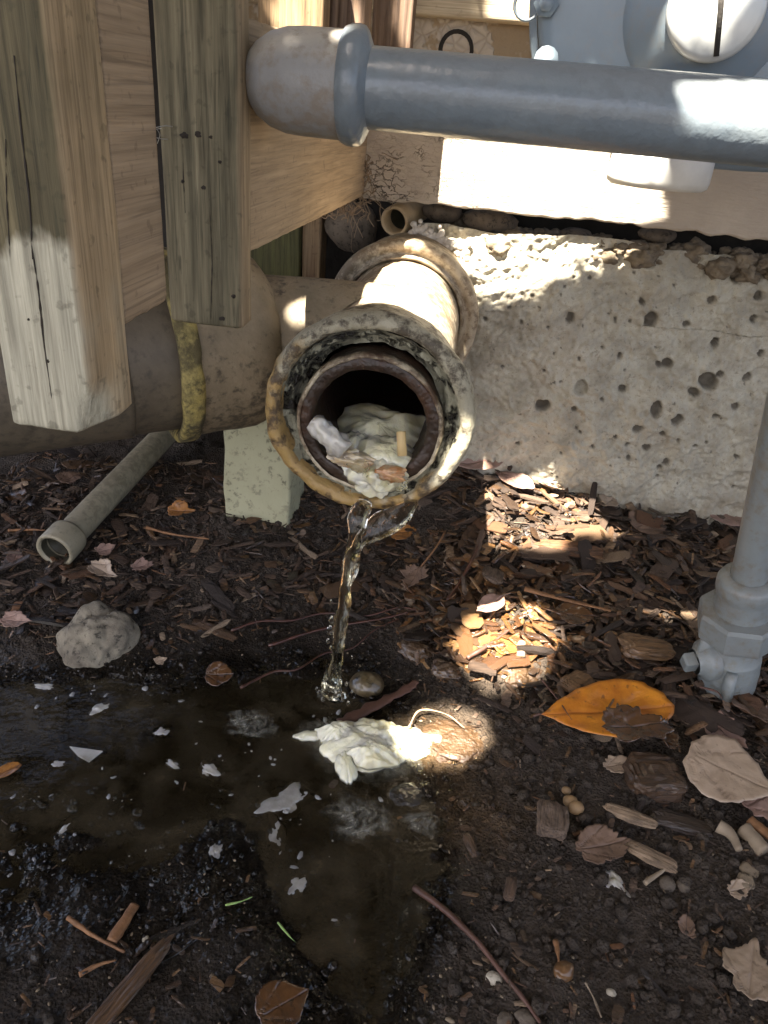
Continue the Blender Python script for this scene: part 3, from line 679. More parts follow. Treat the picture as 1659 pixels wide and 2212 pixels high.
crack(pk['picket'], [(66, 520), (82, 620), (95, 740), (112, 862)], .0009, .2998)
crack(pk['picket'], [(30, 120), (48, 300), (64, 440), (70, 560)], .0008, .2998)
crack(pk['picket'], [(12, 300), (14, 420), (22, 560)], .0005, .2998)
knot(pk['picket'], 105, 780, .2998, .0022, 2); knot(pk['picket'], 62, 690, .2998, .0012, 3)
for k, (x, y, r) in enumerate(((398, 292, .0035), (428, 290, .003), (455, 296, .002), (395, 392, .002), (440, 405, .0022), (475, 350, .0018), (480, 688, .003), (505, 640, .0022))): knot(pk['picket.001'], x, y, .4378, r, 20+k)
crack(pk['picket.001'], [(452, 430), (458, 560), (455, 690)], .0006, .4378)
crack(pk['picket.001'], [(395, 300), (396, 380), (400, 460)], .0005, .4378)

# ------------------------------------------------------------------ broken drain
D0 = np.array([-.0695, .52, .2875]); DD = np.array([-.03, 1., .035])
drain = thing('drain_pipe', 'broken cream painted drain pipe spilling water from its open end', 'drain pipe', D0-(0, 0, .08))
put('hub', lathe(D0, DD, [(.0655, .034), (.0665, .02), (.0682, .007), (.0695, .0012), (.0715, -.0008), (.0745, -.001), (.0775, .0002), (.0795, .0026), (.0808, .007), (.0810, .012), (.0800, .017), (.0765, .02), (.0745, .03), (.0735, .05), (.070, .066), (.0635, .076), (.0625, .09)], 220, .0025, 62, 3), M['hub'], drain)
put('tee_body', lathe(D0, DD, [(.0628, .086), (.0615, .12), (.0615, .16), (.0612, .20), (.0615, .24), (.062, .29)], 72, .0006, 30, 4), M['hub_clean'], drain)
put('wall_hub', lathe(D0, DD, [(.0625, .268), (.066, .262), (.0675, .272), (.0715, .268), (.078, .266), (.0812, .27), (.082, .282), (.080, .292), (.074, .298), (.073, .36)], 96, .0009, 45, 5), M['hub_clean'], drain)
put('putty_ring', lathe(D0, DD, [(.0692, .004), (.0675, .009), (.0655, .0125), (.0638, .017), (.0622, .0155), (.0605, .0165), (.0590, .021), (.0575, .025), (.0555, .028), (.052, .03)], 220, .0034, 85, 6), M['putty'], drain)
D1 = D0+np.array([.0005, 0, -.0085])
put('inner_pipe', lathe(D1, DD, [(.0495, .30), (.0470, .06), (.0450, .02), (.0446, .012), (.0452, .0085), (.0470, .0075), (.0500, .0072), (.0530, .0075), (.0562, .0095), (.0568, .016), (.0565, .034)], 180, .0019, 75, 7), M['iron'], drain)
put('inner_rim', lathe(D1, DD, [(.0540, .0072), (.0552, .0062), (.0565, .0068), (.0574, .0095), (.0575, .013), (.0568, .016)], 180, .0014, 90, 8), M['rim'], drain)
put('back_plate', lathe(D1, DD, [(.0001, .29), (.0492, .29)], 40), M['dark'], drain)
# branch running left under the deck
B0 = np.array([-.085, .676, .2975]); BD = np.array([-1., -.02, -.035])
v, f = lathe(B0, BD, [(.0585, .02), (.0585, .06), (.058, .135)], 64, .0005, 40, 9)
v[:64, 0] = -.0745-np.sqrt(np.maximum(.0595**2-(v[:64, 2]-.2945)**2, 1e-6))
put('branch_pipe', (v, f), M['branch'], drain)
E0 = B0+BD*.118; BD = np.array([-.82, -.56, -.05])
put('bell', lathe(E0, BD, [(.0500, -.012), (.0620, -.008), (.0725, -.001), (.0790, .008), (.0815, .016), (.082, .03), (.0812, .052), (.0818, .070), (.083, .074)], 96, .0012, 40, 10), M['branch'], drain)
put('lip', lathe(E0, BD, [(.0825, .071), (.0855, .073), (.0868, .0765), (.0872, .083), (.0864, .0885), (.084, .0900), (.079, .0895), (.0745, .086), (.073, .07)], 140, .0014, 60, 11), M['yellow'], drain)
put('far_pipe', lathe(E0, BD, [(.0745, .068), (.0735, .1), (.0735, .13), (.0735, .16)], 80, .0006, 40, 12), M['branch_dark'], drain)
put('far_sleeve', lathe(E0, BD, [(.0734, .127), (.0755, .1285), (.0757, .132), (.0745, .30)], 80, .0006, 40, 13), M['branch_dark'], drain)

b = gp(485, 1118); b2 = gp(640, 1120)
tag(put('support_block', beam(b[0], b2[0]-.004, b[1], b[1]+.075, -.01, .222, 'z', .004, 120, .0024, 31), M['block']), 'pale speckled block standing under the drain branch', 'block')

# ------------------------------------------------------------------ gas pipe, meter, riser
GY, GZ = .462, .505
gas = thing('gas_pipe', 'blue grey gas pipe crossing the wall with a rounded elbow at its left end', 'gas pipe', (-.06, GY, GZ))
put('pipe', lathe((-.085, GY, GZ), (1, 0, 0), [(.0202, 0), (.0203, .1), (.0203, .2), (.0203, .4), (.0203, 1.4)], 64, .0003, 90, 21), M['gas'], gas)
xc = at(750, 190, Y=GY-.02)[0]
el = [(0.0001, -.062), (.006, -.0615), (.0125, -.0585), (.0185, -.0535), (.0232, -.046), (.0258, -.037), (.0266, -.026), (.0267, -.014), (.0268, -.0055)]
put('elbow', lathe((xc, GY, GZ), (1, 0, 0), el, 64, .0005, 70, 22), M['elbow'], gas)
put('elbow_back', tube([(xc-.035, GY, GZ), (xc-.037, GY+.02, GZ), (xc-.037, GY+.06, GZ-.002)], [.0255, .0255, .0255], 32), M['elbow'], gas)
put('collar', lathe((xc, GY, GZ), (1, 0, 0), [(.0266, -.006), (.0282, -.005), (.0294, -.002), (.0296, .002), (.0288, .005), (.027, .0065), (.0212, .009), (.0203, .0095)], 64, .0004, 70, 23), M['gas'], gas)

MY = .63
meter = thing('gas_meter', 'blue grey gas meter with a round bright cap behind the gas pipe', 'gas meter', (.14, MY, .46))
ml = at(1149, 60, Y=MY)[0]; out = []
for a_ in np.linspace(0, 2*math.pi, 96, endpoint=False):
    c_, s_ = math.cos(a_), math.sin(a_); n_ = 3.2
    out.append((ml+.145+.145*math.copysign(abs(c_)**(2/n_), c_), .622+.142*math.copysign(abs(s_)**(2/n_), s_)))
out = np.array(out); cen = out.mean(0)
L = []
for k, y in ((.0, MY+.001), (.55, MY-.0015), (.93, MY), (.975, MY+.002), (1., MY+.007), (1., MY+.045), (.97, MY+.052), (.0, MY+.054)):
    s = cen+(out-cen)*max(k, .001); L.append(np.c_[s[:, 0], np.full(96, y), s[:, 1]])
v, f = rings(L); put('meter_body', (v, [q[::-1] for q in f]), M['meter'], meter)
L = []
for k, y in ((1.005, MY+.012), (1.035, MY+.0135), (1.04, MY+.018), (1.035, MY+.022), (1.005, MY+.024)):
    s = cen+(out-cen)*k; L.append(np.c_[s[:, 0], np.full(96, y), s[:, 1]])
v, f = rings(L); put('flange_seam', (v, [q[::-1] for q in f]), M['meter'], meter)
# bulged diaphragm cover with ribs
c = at(1540, 20, Y=MY-.02)
for nm, prof, mt in (('boss', [(.056, .016), (.05, .004), (.036, -.004), (.031, -.012), (.029, -.014)], M['meter']), ('cap', [(.0305, -.010), (.031, -.016), (.0295, -.0195), (.026, -.0212), (.0001, -.0218)], M['steel'])):
    put(nm, lathe((c[0], MY-.014, c[2]), (0, 1, 0), prof, 64, 0), mt, meter)
put('cap_slot', tube([(c[0]-.006, MY-.0366, c[2]+.03), (c[0]+.001, MY-.0368, c[2]), (c[0]+.006, MY-.0362, c[2]-.027)], .0018, 8), M['dark'], meter)
for (x0, y0), (x1, y1), r in (((1380, 215), (1475, 70), .010), ((1545, 205), (1575, 95), .011)):
    p, q = at(x0, y0, Y=MY+.002), at(x1, y1, Y=MY-.002); put('rib', tube(spline([p, (p+q)/2-(0, .004, 0), q], 8), [r*.8]*8, 14, flat=.55), M['meter'], meter)
for x, y in ((1180, 128), (1180, 8), (1462, 45)):
    p = at(x, y, Y=MY-.004); put('bolt', lathe(p, (0, -1, 0), [(.0085, -.003), (.0085, .001), (.0052, .001), (.0052, .005), (.0001, .0055)], 6 if y < 100 else 12), M['meter'], meter)
p = at(1152, 12, Y=MY); put('wire_loop', tube([p+(.009*math.cos(t)-.004, 0, .009*math.sin(t)) for t in np.linspace(.5, 6, 18)], .0011, 8), M['gas'], meter)
p = at(1420, 385, Y=MY+.012)
put('outlet', lathe((p[0], p[1], p[2]-.006), (0, 0, 1), [(.0001, 0), (.034, 0), (.0372, .002), (.038, .006), (.038, .02), (.036, .022), (.036, .07)], 48), M['white'], meter)

vb = gp(1566, 1482); vt = at(1694, 900, Y=vb[1]-.03)
vd = (vt-vb)/np.linalg.norm(vt-vb); vb = vb-vd*.02
riser = thing('gas_riser', 'grey painted gas riser pipe with hexagonal union and shut off valve at right', 'gas valve', vb)
riser.scale = (.97, .97, .97); riser.location.z += .006
put('riser_pipe', lathe(vb, vd, [(.0155, .10), (.0152, .2), (.0152, .5)], 40, .0002), M['valve'], riser)
put('valve_base', lathe(vb, vd, [(.020, 0), (.0205, .022), (.0235, .025), (.0255, .0265)], 40, .0003), M['valve'], riser)
put('valve_body', lathe(vb, vd, [(.0235, .024), (.0262, .026), (.0268, .030), (.0268, .046), (.0272, .048), (.0268, .050), (.0262, .066), (.0258, .068), (.0232, .071), (.0228, .094)], 48, .0003), M['valve'], riser)
put('hex_nut', lathe(vb, vd, [(.0001, .091), (.034, .091), (.0370, .094), (.0376, .097), (.0376, .118), (.036, .122), (.027, .1222), (.02, .1222)], 8, 0, a0=.25), M['valve'], riser, False)
put('coupling', lathe(vb, vd, [(.0245, .118), (.0248, .126), (.0242, .128), (.0248, .130), (.0242, .133), (.0248, .136), (.0242, .139), (.0248, .142), (.0262, .146), (.0260, .155), (.0235, .160), (.0155, .161)], 40), M['valve'], riser)
u, w, _ = frame(vd); left = -np.array([1., .25, 0]); left -= vd*(left@vd); left /= np.linalg.norm(left)
fwd = np.cross(left, vd); fwd = fwd if fwd[1] < 0 else -fwd
c0 = vb+vd*.062+left*.026
put('side_boss', lathe(c0, left, [(.020, -.008), (.0205, .0), (.019, .004), (.0135, .008), (.0125, .011)], 32), M['valve'], riser)
put('side_bolt', lathe(c0, left, [(.0095, .0105), (.0095, .020), (.0075, .022), (.0001, .022)], 4, a0=.4), M['valve'], riser, False)
put('lock_wing', tube([c0+vd*.034+left*.001, c0+vd*.01+left*.002, c0-vd*.004+left*.002], [.0035, .005, .006], 10, flat=1.6), M['valve'], riser)
put('lock_lug', tube([vb+vd*.066+fwd*.026+left*.013, vb+vd*.05+fwd*.0265+left*.0145, vb+vd*.034+fwd*.0265+left*.014], [.006, .0075, .006], 14, flat=.8), M['valve'], riser)
def emboss(txt, o, xd, zd, nd, size):
    cu = bpy.data.curves.new('lettering', 'FONT'); cu.body = txt; cu.size = size; cu.extrude = .0005; cu.align_x = 'CENTER'; cu.align_y = 'CENTER'; cu.space_character = 1.1
    tmp = bpy.data.objects.new('lettering', cu); me = bpy.data.meshes.new_from_object(tmp); bpy.data.objects.remove(tmp)
    me.materials.append(M['valve'])
    ob = link('lettering', me, riser)
    ob.matrix_local = Matrix(((xd[0], zd[0], nd[0], o[0]), (xd[1], zd[1], nd[1], o[1]), (xd[2], zd[2], nd[2], o[2]), (0, 0, 0, 1)))
nd = fwd+left*.42; nd /= np.linalg.norm(nd); xd = np.cross(vd, nd)
emboss('285', vd*.0375+nd*.0266, xd, vd, nd, .0125)

# ------------------------------------------------------------------ small pipes
e = at(118, 1190, Y=gp(120, 1225)[1]+.004); far = at(372, 922, Y=.93)
pd = (far-e)/np.linalg.norm(far-e)
pvc = thing('plastic_pipe', 'thin dirty plastic pipe lying on the soil with a flared open end', 'pipe', e-(0, 0, .02))
put('pipe', lathe(e, pd, [(.0155, .01), (.0165, .05), (.0165, .45)], 36, .0003), M['pvc'], pvc)
put('coupling', lathe(e, pd, [(.0158, .012), (.0165, .002), (.0178, -.001), (.0208, -.0015), (.0217, .001), (.0218, .026), (.0212, .029), (.0165, .03)], 44, .0004), M['pvc'], pvc)
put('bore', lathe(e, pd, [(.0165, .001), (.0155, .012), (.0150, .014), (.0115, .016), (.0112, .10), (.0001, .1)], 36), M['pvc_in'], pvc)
e = at(852, 478, Y=WY+.005)
tp = thing('clay_pipe', 'short tan pipe end poking out under the board above the drain', 'pipe', e-(0, 0, .016))
put('pipe', lathe(e, (.25, 1, .12), [(.0125, .02), (.0128, 0), (.0145, -.0015), (.0165, 0), (.0165, .08)], 32, .0005), M['tan_pipe'], tp)
put('bore', lathe(e, (.25, 1, .12), [(.0129, .001), (.0127, .05), (.0001, .05)], 32), M['pvc_in'], tp)

# ------------------------------------------------------------------ water and paper
K_ = 1.3
st = spline([at(905, 1045, Y=.536), at(885, 1085, Y=.522), at(850, 1118, Y=.508), at(815, 1140, Y=.505), at(775, 1170, Y=.505), at(752, 1240, Y=.504), at(741, 1330, Y=.502), at(728, 1420, Y=.501), at(720, 1500, Y=.5)], 60)
rr = np.interp(np.linspace(0, 1, 60), [0, .1, .2, .3, .42, .6, .8, .95, 1], [.003, .004, .0062, .0082, .0072, .0055, .0050, .0065, .010])
s2 = spline([at(790, 1085, Y=.520), at(778, 1108, Y=.509), at(768, 1135, Y=.504), at(766, 1165, Y=.503), at(750, 1250, Y=.502), at(738, 1340, Y=.5), at(722, 1440, Y=.499), at(716, 1500, Y=.498)], 50)
r2 = np.interp(np.linspace(0, 1, 50), [0, .1, .25, .5, .8, 1], [.005, .007, .0065, .0042, .004, .007])
wt = thing('water_stream', 'thin stream of clear water falling from the drain into the puddle', 'water', s2[-1])
put('main_flow', tube(st, rr*K_, 24, .0045, 55, 3, True, .6, .07), M['stream'], wt)
put('side_flow', tube(s2, r2*K_, 18, .0032, 70, 4, True, .7, .09), M['stream'], wt)
for x, y, r in ((704, 1465, .0018), (748, 1478, .002), (728, 1450, .0015), (698, 1512, .0025), (752, 1520, .0022), (760, 1495, .0016), (684, 1488, .0015), (715, 1400, .0018), (719, 1440, .0022), (716, 1340, .003), (712, 1362, .0035), (709, 1385, .0022), (700, 1480, .004), (742, 1505, .004), (690, 1500, .003), (735, 1475, .003), (715, 1300, .0016), (760, 1420, .0014)):
    put('droplet', blob(at(x, y, Y=.495), (r*.7, r*.7, r*1.5), .2, 1.2, x, 2), M['stream'], wt)
# shallow wet film caught in the hub

pc = at(820, 950, Y=.575)
pin = thing('paper_clump', 'wet white paper clump filling the lower half of the drain mouth', 'wet paper', D1+np.array([0, .02, -.046]))
n1 = np.array([0, -.45, .9]); n1 /= np.linalg.norm(n1); e1 = np.array([0, .9, .45]); e1 /= np.linalg.norm(e1); X_ = np.array([1., 0, 0])
n2 = np.array([.05, -.85, .5]); n2 /= np.linalg.norm(n2); e2 = np.array([0, .5, .85]); e2 /= np.linalg.norm(e2)
parts = [crumple(D1+(.002, .060, -.036), X_, e1, n1, .043, .045, .024, .006, 501, .006), crumple(D1+(.010, .022, -.034), X_, e1, n1, .030, .026, .017, .005, 512, .006), crumple(D1+(-.012, .035, -.034), X_, e1, n1, .024, .024, .014, .006, 523, .006),
         crumple(D1+(.010, .010, -.040), X_, e2, n2, .021, .020, .014, .004, 534, .006), blob(D1+(.013, .006, -.040), (.017, .013, .0135), .3, 1.4, 5, 5, 5), blob(D1+(.004, .03, -.044), (.034, .03, .014), .3, 1.4, 6, 4, 4)]
put('pulp', join(*parts), M['paper'], pin)
parts = [crumple(D1+(-.006, .006, -.030), X_*.97-np.array([0, 0, .2]), e2, n2, .027, .0085, .008, .003, 545, .003), crumple(D1+(.018, .000, -.034), X_, e2, n2, .015, .0075, .008, .003, 556, .003), crumple(D1+(-.018, .006, -.026), X_, e2, n2, .012, .008, .006, .004, 567, .003)]
put('stained_pulp', join(*parts), M['paper_rust'], pin)
parts = [blob(D1+(-.004+.008*k, -.001+.001*math.sin(k*2.), -.030-.0028*k), (.008, .004, .005), .8, 1.8, 27+k, 4, 4, k*1.4) for k in range(5)]
put('water_film', join(*parts), M['stream'], pin)
a_ = at(672, 912, Y=.520); b_ = at(745, 975, Y=.516)
tag(put('paper_roll', tube(spline([a_, (a_+b_)/2+(0, 0, .001), b_], 16), np.interp(np.linspace(0, 1, 16), [0, .1, .8, 1], [.006, .0085, .0095, .008]), 28, .0042, 190, 14), M['scrap']), 'dirty rolled paper tube lying across the left of the drain mouth', 'paper')
a_ = at(866, 932, Y=.53); b_ = at(869, 985, Y=.522)
tag(put('cigarette_filter', lathe(a_, b_-a_, [(.0001, -.0003), (.0035, 0), (.0037, .001), (.0037, np.linalg.norm(b_-a_)), (.0001, np.linalg.norm(b_-a_)+.0003)], 20, .0002), M['filter']), 'small tan filter stub upright in the white paper inside the drain', 'cigarette butt')

c = gp(790, 1625); c[2] = WL+.002
X_, Y_, Z_ = np.eye(3)
pg = [crumple(c+(-.002, .001, .001), X_, Y_, Z_, .041, .026, .013, .006, 401, .004), crumple(c+(-.024, .006, .003), X_, Y_, Z_, .022, .015, .011, .005, 412, .003), crumple(c+(.012, .012, .006), X_, Y_, Z_, .028, .019, .011, .006, 423, .003),
      crumple(c+(-.014, -.022, .001), X_*.94+Y_*.3, Y_*.94-X_*.3, Z_, .009, .019, .007, .002, 434, .003), crumple(c+(.032, .012, .002), X_, Y_, Z_, .024, .017, .009, .0045, 445, .003), crumple(c+(.006, -.012, .006), X_, Y_, Z_, .024, .014, .012, .005, 456, .003),
      crumple(c+(-.050, .004, .0), X_*.96+Y_*.28, Y_, Z_, .017, .006, .004, .002, 467, .002), crumple(c+(.020, -.006, .004), X_, Y_, Z_, .016, .012, .009, .004, 478, .003), crumple(c+(.056, .014, .0065), X_, Y_, Z_, .018, .009, .004, .004, 489, .002), crumple(c+(.066, .004, .007), X_*.9-Y_*.4, Y_*.9+X_*.4, Z_, .012, .004, .003, .003, 490, .002)]
pcl = thing('paper_clump', 'soggy white paper clump lying at the edge of the puddle', 'wet paper', c)
put('pulp', join(*pg), M['paper'], pcl)
v_, f_ = grid(np.linspace(.35, 1, 16), np.linspace(0, 2*math.pi, 91), lambda a, t: np.c_[a*np.cos(t), a*np.sin(t), 0*t])
k_ = 1+.35*vn(v_*(1, 1, 0), 2.4, 5, 4); o = put('fringe', (np.c_[v_[:, 0]*k_*.062+c[0], v_[:, 1]*k_*.040+c[1], WL+.0012+.0008*vn(v_, 6., 6, 3)], f_), M['fringe'], pcl)
a = o.data.attributes.new('edge', 'FLOAT', 'POINT'); a.data.foreach_set('value', np.hypot(v_[:, 0], v_[:, 1]).astype(np.float32))
def scrap(px, py, r, mat, label, cat='paper scrap', fl=.25, seed=1, up=0., sub=3, rot=0, g=None, nz=.6):
    p = gp(px, py); p[2] = max(p[2], WL)+up-r*fl*.35; sub = 4; rr_ = np.random.default_rng(seed); nz = .9
    return tag(put('paper_scrap' if cat == 'paper scrap' else cat.replace(' ', '_'), blob(p, (r*rr_.uniform(.8, 1.5), r*rr_.uniform(.45, .8), r*fl*rr_.uniform(.5, .9)), nz, 1.9, seed, sub, 5, rot), mat), label, cat, g)
GS = 'paper scraps floating in the puddle'
SC = [(105, 1488, .011, 'ragged white paper scrap on the puddle edge at far left'), (215, 1545, .008, 'small white scrap floating below the speckled stone'), (450, 1678, .009, 'white scrap floating left of the large paper clump'),
      (612, 1735, .017, 'stringy grey white paper strand below left of the large clump'), (594, 1805, .010, 'white smear of paper in the water right of the glossy mud'), (130, 1665, .006, 'small white scrap near the pale triangle scrap'),
      (135, 1795, .007, 'white scrap in the shallow water at far left'), (375, 1668, .007, 'faint white scrap in the middle of the puddle'), (645, 1920, .008, 'white scrap beside the bubbles low in the puddle'),
      (1330, 1905, .009, 'torn white paper scrap on the dry soil'), (350, 1600, .006, 'tiny white scrap above the middle of the puddle'), (465, 1840, .007, 'grey white scrap stuck in wet mud')]
for i, (x, y, r, lb) in enumerate(SC): scrap(x, y, r, M['scrap'] if i not in (3, 4, 8, 11) else M['strand'], lb, seed=60+i, sub=4, rot=i*1.3, g=GS if i != 9 else None, nz=.9)
p = gp(185, 1625); p[2] = WL+.002
tri = np.array([at(150, 1612, Z=p[2]), at(222, 1622, Z=p[2]), at(192, 1645, Z=p[2]), at(168, 1632, Z=p[2])])
tag(put('paper_scrap', join((np.r_[tri, tri-(0, 0, .0012)], [[3, 2, 1, 0], [4, 5, 6, 7], [0, 1, 5, 4], [1, 2, 6, 5], [2, 3, 7, 6], [3, 0, 4, 7]])), M['scrap'], None, False), 'pale triangular scrap floating in the left of the puddle', 'paper scrap', GS)
for x, y, r, lb in ((545, 1580, .024, 'crumpled translucent film floating in the puddle left of the clump'), (775, 1790, .026, 'cloudy white film under the water below the large clump'), (910, 1790, .014, 'grey film in the water by the soil bank')):
    p = gp(x, y); p[2] = WL-.001
    v_, f_ = grid(np.linspace(0, 1, 22), np.linspace(0, 2*math.pi, 61), lambda a, t: np.c_[a*np.cos(t), a*np.sin(t), 0*t])
    k_ = 1+.55*vn(v_*(1, 1, 0), 2.2, int(x), 4); d_ = np.hypot(v_[:, 0], v_[:, 1])
    v2 = np.c_[v_[:, 0]*k_*r*1.15, v_[:, 1]*k_*r*.85, .0016*vn(v_, 5., int(y), 4)+.0012*(1-d_)+.0008]+(p[0], p[1], WL+.0005)
    o = put('paper_film', (v2, f_), M['film']); tag(o, lb, 'paper film')
    a = o.data.attributes.new('edge', 'FLOAT', 'POINT'); a.data.foreach_set('value', d_.astype(np.float32))

# ------------------------------------------------------------------ stones
p = gp(195, 1420)
tag(put('stone', blob(p+(.002, .018, .000), (.033, .030, .038), .5, 1.2, 46, 5, 6, .5), M['stone']), 'rounded speckled stone half buried left of the puddle', 'stone')
p = gp(790, 1490); p[2] = WL
tag(put('stone', blob(p+(.0, .004, .004), (.0165, .015, .012), .1, 1.2, 42, 4), M['wet_stone']), 'small round wet stone where the stream lands', 'stone')
PB = [(1067, 2115, .007, 'pale round pebble with a pit beside the red twig'), (1440, 1910, .009, 'grey pebble on the soil under the tan chip'), (1475, 1915, .007, 'dark grey pebble beside another pebble on the soil'), (1135, 2200, .008, 'brown pebble at the bottom edge right of the twig'),
      (1090, 2205, .007, 'grey pebble at the bottom edge of the soil'), (315, 2030, .0035, 'tiny white pebble in the dark mud'), (1320, 2145, .004, 'white pebble on the lower soil'), (1620, 1880, .010, 'flat tan pebble at the right edge'), (1610, 1905, .009, 'second flat tan pebble below it at the right edge')]
for i, (x, y, r, lb) in enumerate(PB):
    r *= .8; p = gp(x, y); tag(put('pebble', blob(p+(0, 0, r*.1), (r, r*.8, r*(.5 if i < 7 else .25)), .3, 1.4, 300+i, 4, 4, i), M['pebble'] if i in (0, 5, 6) else (M['tan_chip'] if i > 6 else M['rock'])), lb, 'pebble')
for i, (x, y, r) in enumerate(((1222, 1712, .004), (1230, 1738, .006), (1242, 1752, .0065))):
    p = gp(x, y); tag(put('seed', blob(p+(0, 0, r*.6), (r, r*.9, r*.85), .12, 1.3, 330+i, 3), M['seed']), ('smallest tan seed, furthest of three on the soil', 'middle tan seed of three on the soil', 'largest tan seed, nearest of three on the soil')[i], 'seed', 'three seeds in a row')
p = gp(1216, 2102)
tag(put('snail_shell', blob(p+(0, 0, .002), (.0075, .006, .0055), .3, 1.2, 77, 4, 4, .6), M['snail']), 'small glossy brown shell half buried in the lower soil', 'snail shell')

for i, (x, y, rx, rz, lb) in enumerate(((905, 1405, .020, .010, 'wet brown mud lump beside the falling water'), (965, 1445, .017, .009, 'smaller wet mud lump right of the round wet stone'), (985, 1605, .030, .008, 'glistening brown mud lump in the sun beside the white clump'), (885, 1725, .022, .008, 'black wet mud lump on the puddle bank below the clump'), (1120, 1460, .020, .010, 'wet brown mud lump at the foot of the sunlit mound'))):
    p = gp(x, y); tag(put('mud_lump', blob(p+(0, 0, -.001), (rx, rx*.8, rz), .45, 1.5, 800+i, 5, 6), M['mud'] if i != 3 else M['mud_black']), lb, 'mud lump')
fl_ = []
for cx, cy, n_, sx, sy in ((250, 1500, 26, 120, 25), (480, 1640, 24, 110, 30), (180, 1720, 24, 110, 30), (620, 1790, 26, 60, 50), (690, 1900, 16, 50, 60), (330, 1850, 20, 120, 30), (90, 1870, 14, 60, 20), (700, 1560, 14, 30, 25)):
    for k in range(n_):
        p = gp(cx+rng.normal(0, sx), cy+rng.normal(0, sy)); r = float(np.clip(rng.lognormal(math.log(.0008), .5), .0004, .0024)); fl_.append(blob((p[0], p[1], max(p[2], WL)+.0001), (r*rng.uniform(.8, 2.4), r, r*.25), .9, 1.8, int(rng.integers(9999)), 2, 3, rng.uniform(0, 6)))
tag(put('scum_flecks', join(*fl_[::2]), M['strand']), 'white scum flecks on the puddle and the wet mud', None, None, 'stuff')

# ------------------------------------------------------------------ leaves
def leafmesh(kind, L, Wd, curl, fold, seed, nz=.05):
    """a blade of radial strips: outline by kind, bent and curled; returns verts, faces, vein mask"""
    r = np.random.default_rng(seed); n = 72
    th = np.linspace(0, 2*math.pi, n, endpoint=False)
    if kind == 'oval':
        H = [(-.5, 0), (-.44, .06), (-.34, .2), (-.2, .36), (0, .48), (.18, .49), (.34, .38), (.45, .19), (.5, 0)]; c0 = .05
    elif kind == 'maple':
        H = [(-.42, 0), (-.39, .10), (-.47, .2), (-.33, .25), (-.34, .42), (-.20, .36), (-.08, .52), (.0, .36), (.05, .22), (.17, .32), (.21, .2), (.33, .23), (.36, .1), (.5, 0)]; c0 = -.1
    else:
        H = [(-.42, 0), (-.43, .16), (-.34, .33), (-.18, .45), (0, .47), (.16, .40), (.3, .26), (.4, .13), (.5, 0)]; c0 = -.05
    H = np.array(H+[(x, -y) for x, y in H[-2:0:-1]]); H = np.r_[H, H[:1]]
    sl_ = np.r_[0, np.cumsum(np.hypot(*np.diff(H, axis=0).T))]; tt = np.linspace(0, sl_[-1], n, endpoint=False)
    R = np.c_[np.interp(tt, sl_, H[:, 0])-c0, np.interp(tt, sl_, H[:, 1])]
    if kind != 'oval': R *= (1+.014*r.uniform(-1, 1, n)+.06*vn(np.c_[np.cos(th), np.sin(th)], 2.2, seed+40, 2))[:, None]
    if kind == 'torn': R *= np.clip(.86+.38*vn(np.c_[np.cos(th), np.sin(th)], 1.7, seed, 3)+.14*vn(np.c_[np.cos(th), np.sin(th)], 6, seed+3, 2), .3, 1.1)[:, None]
    R *= (L, Wd)
    R *= (1+nz*vn(np.c_[np.cos(th), np.sin(th)], 4, seed, 3))[:, None]
    rows = [.001, .12, .24, .36, .48, .6, .7, .8, .9, 1.]
    P = np.concatenate([R*q for q in rows]); q = P/np.array([L/2, Wd/2])
    z = curl*L*.25*((q**2).sum(1))**.9*(.7+.6*vn(q, .9, seed+1, 2))+fold*Wd*.35*np.abs(q[:, 1])+.03*L*vn(q, 2., seed+2, 3)+.012*L*vn(q, 6., seed+4, 2)
    ang = np.arctan2(P[:, 1], P[:, 0]); rad = np.hypot(q[:, 0], q[:, 1])
    if kind == 'oval': ve = np.maximum(np.exp(-(q[:, 1]/.05)**2), .6*.55*np.exp(-(np.sin((q[:, 0]*4-np.abs(q[:, 1])*1.5)*math.pi)/.12)**2)*(np.abs(q[:, 1]) < .9))
    else:
        qx = q[:, 0]+.72; an = np.arctan2(q[:, 1], qx); ra = np.hypot(qx, q[:, 1])
        ve = np.max([np.exp(-((an-a0)*ra/.035)**2) for a0 in (0, .62, -.62, 1.25, -1.25)], 0)*.8
    V = np.c_[P, z]
    f = []
    for i in range(len(rows)-1):
        for j in range(n): f.append([i*n+j, i*n+(j+1) % n, (i+1)*n+(j+1) % n, (i+1)*n+j])
    nv = len(V)
    V = np.r_[V, V-(0, 0, .0005)]; f += [[a+nv for a in q_[::-1]] for q_ in f]
    f += [[nv-n+j, nv-n+(j+1) % n, 2*nv-n+(j+1) % n, 2*nv-n+j] for j in range(n)]
    return V, f, np.r_[ve, ve]
def leaf(px, py, L, Wd, yaw, mat, label, kind='maple', curl=.3, fold=0., tilt=0., roll=0., up=.004, seed=1, stem=.0, stem_mat=None, cat='leaf', g=None):
    p = gp(px, py); p[2] = max(p[2], WL)+up
    V, f, ve = leafmesh(kind, L, Wd, curl, fold, seed)
    me = mesh('leaf', V, f, M[mat]); a = me.attributes.new('vein', 'FLOAT', 'POINT'); a.data.foreach_set('value', ve.astype(np.float32))
    o = link('fallen_leaf', me, None, p); o.rotation_euler = (roll, tilt, yaw); tag(o, label, cat, g)
    if stem: link('stalk', mesh('stalk', *tube(spline([(-L*.36, 0, .001), (-L*.5-stem*.5, stem*.1, .003), (-L*.5-stem, stem*.05, .001)], 10), .0011, 6), M[stem_mat or 'twig']), o)
    return o
leaf(1318, 1562, .126, .060, .27, 'lf_orange', 'bright orange leaf lying on the mulch below the gas riser', 'oval', .12, .22, -.05, .22, .014, 3, .012)
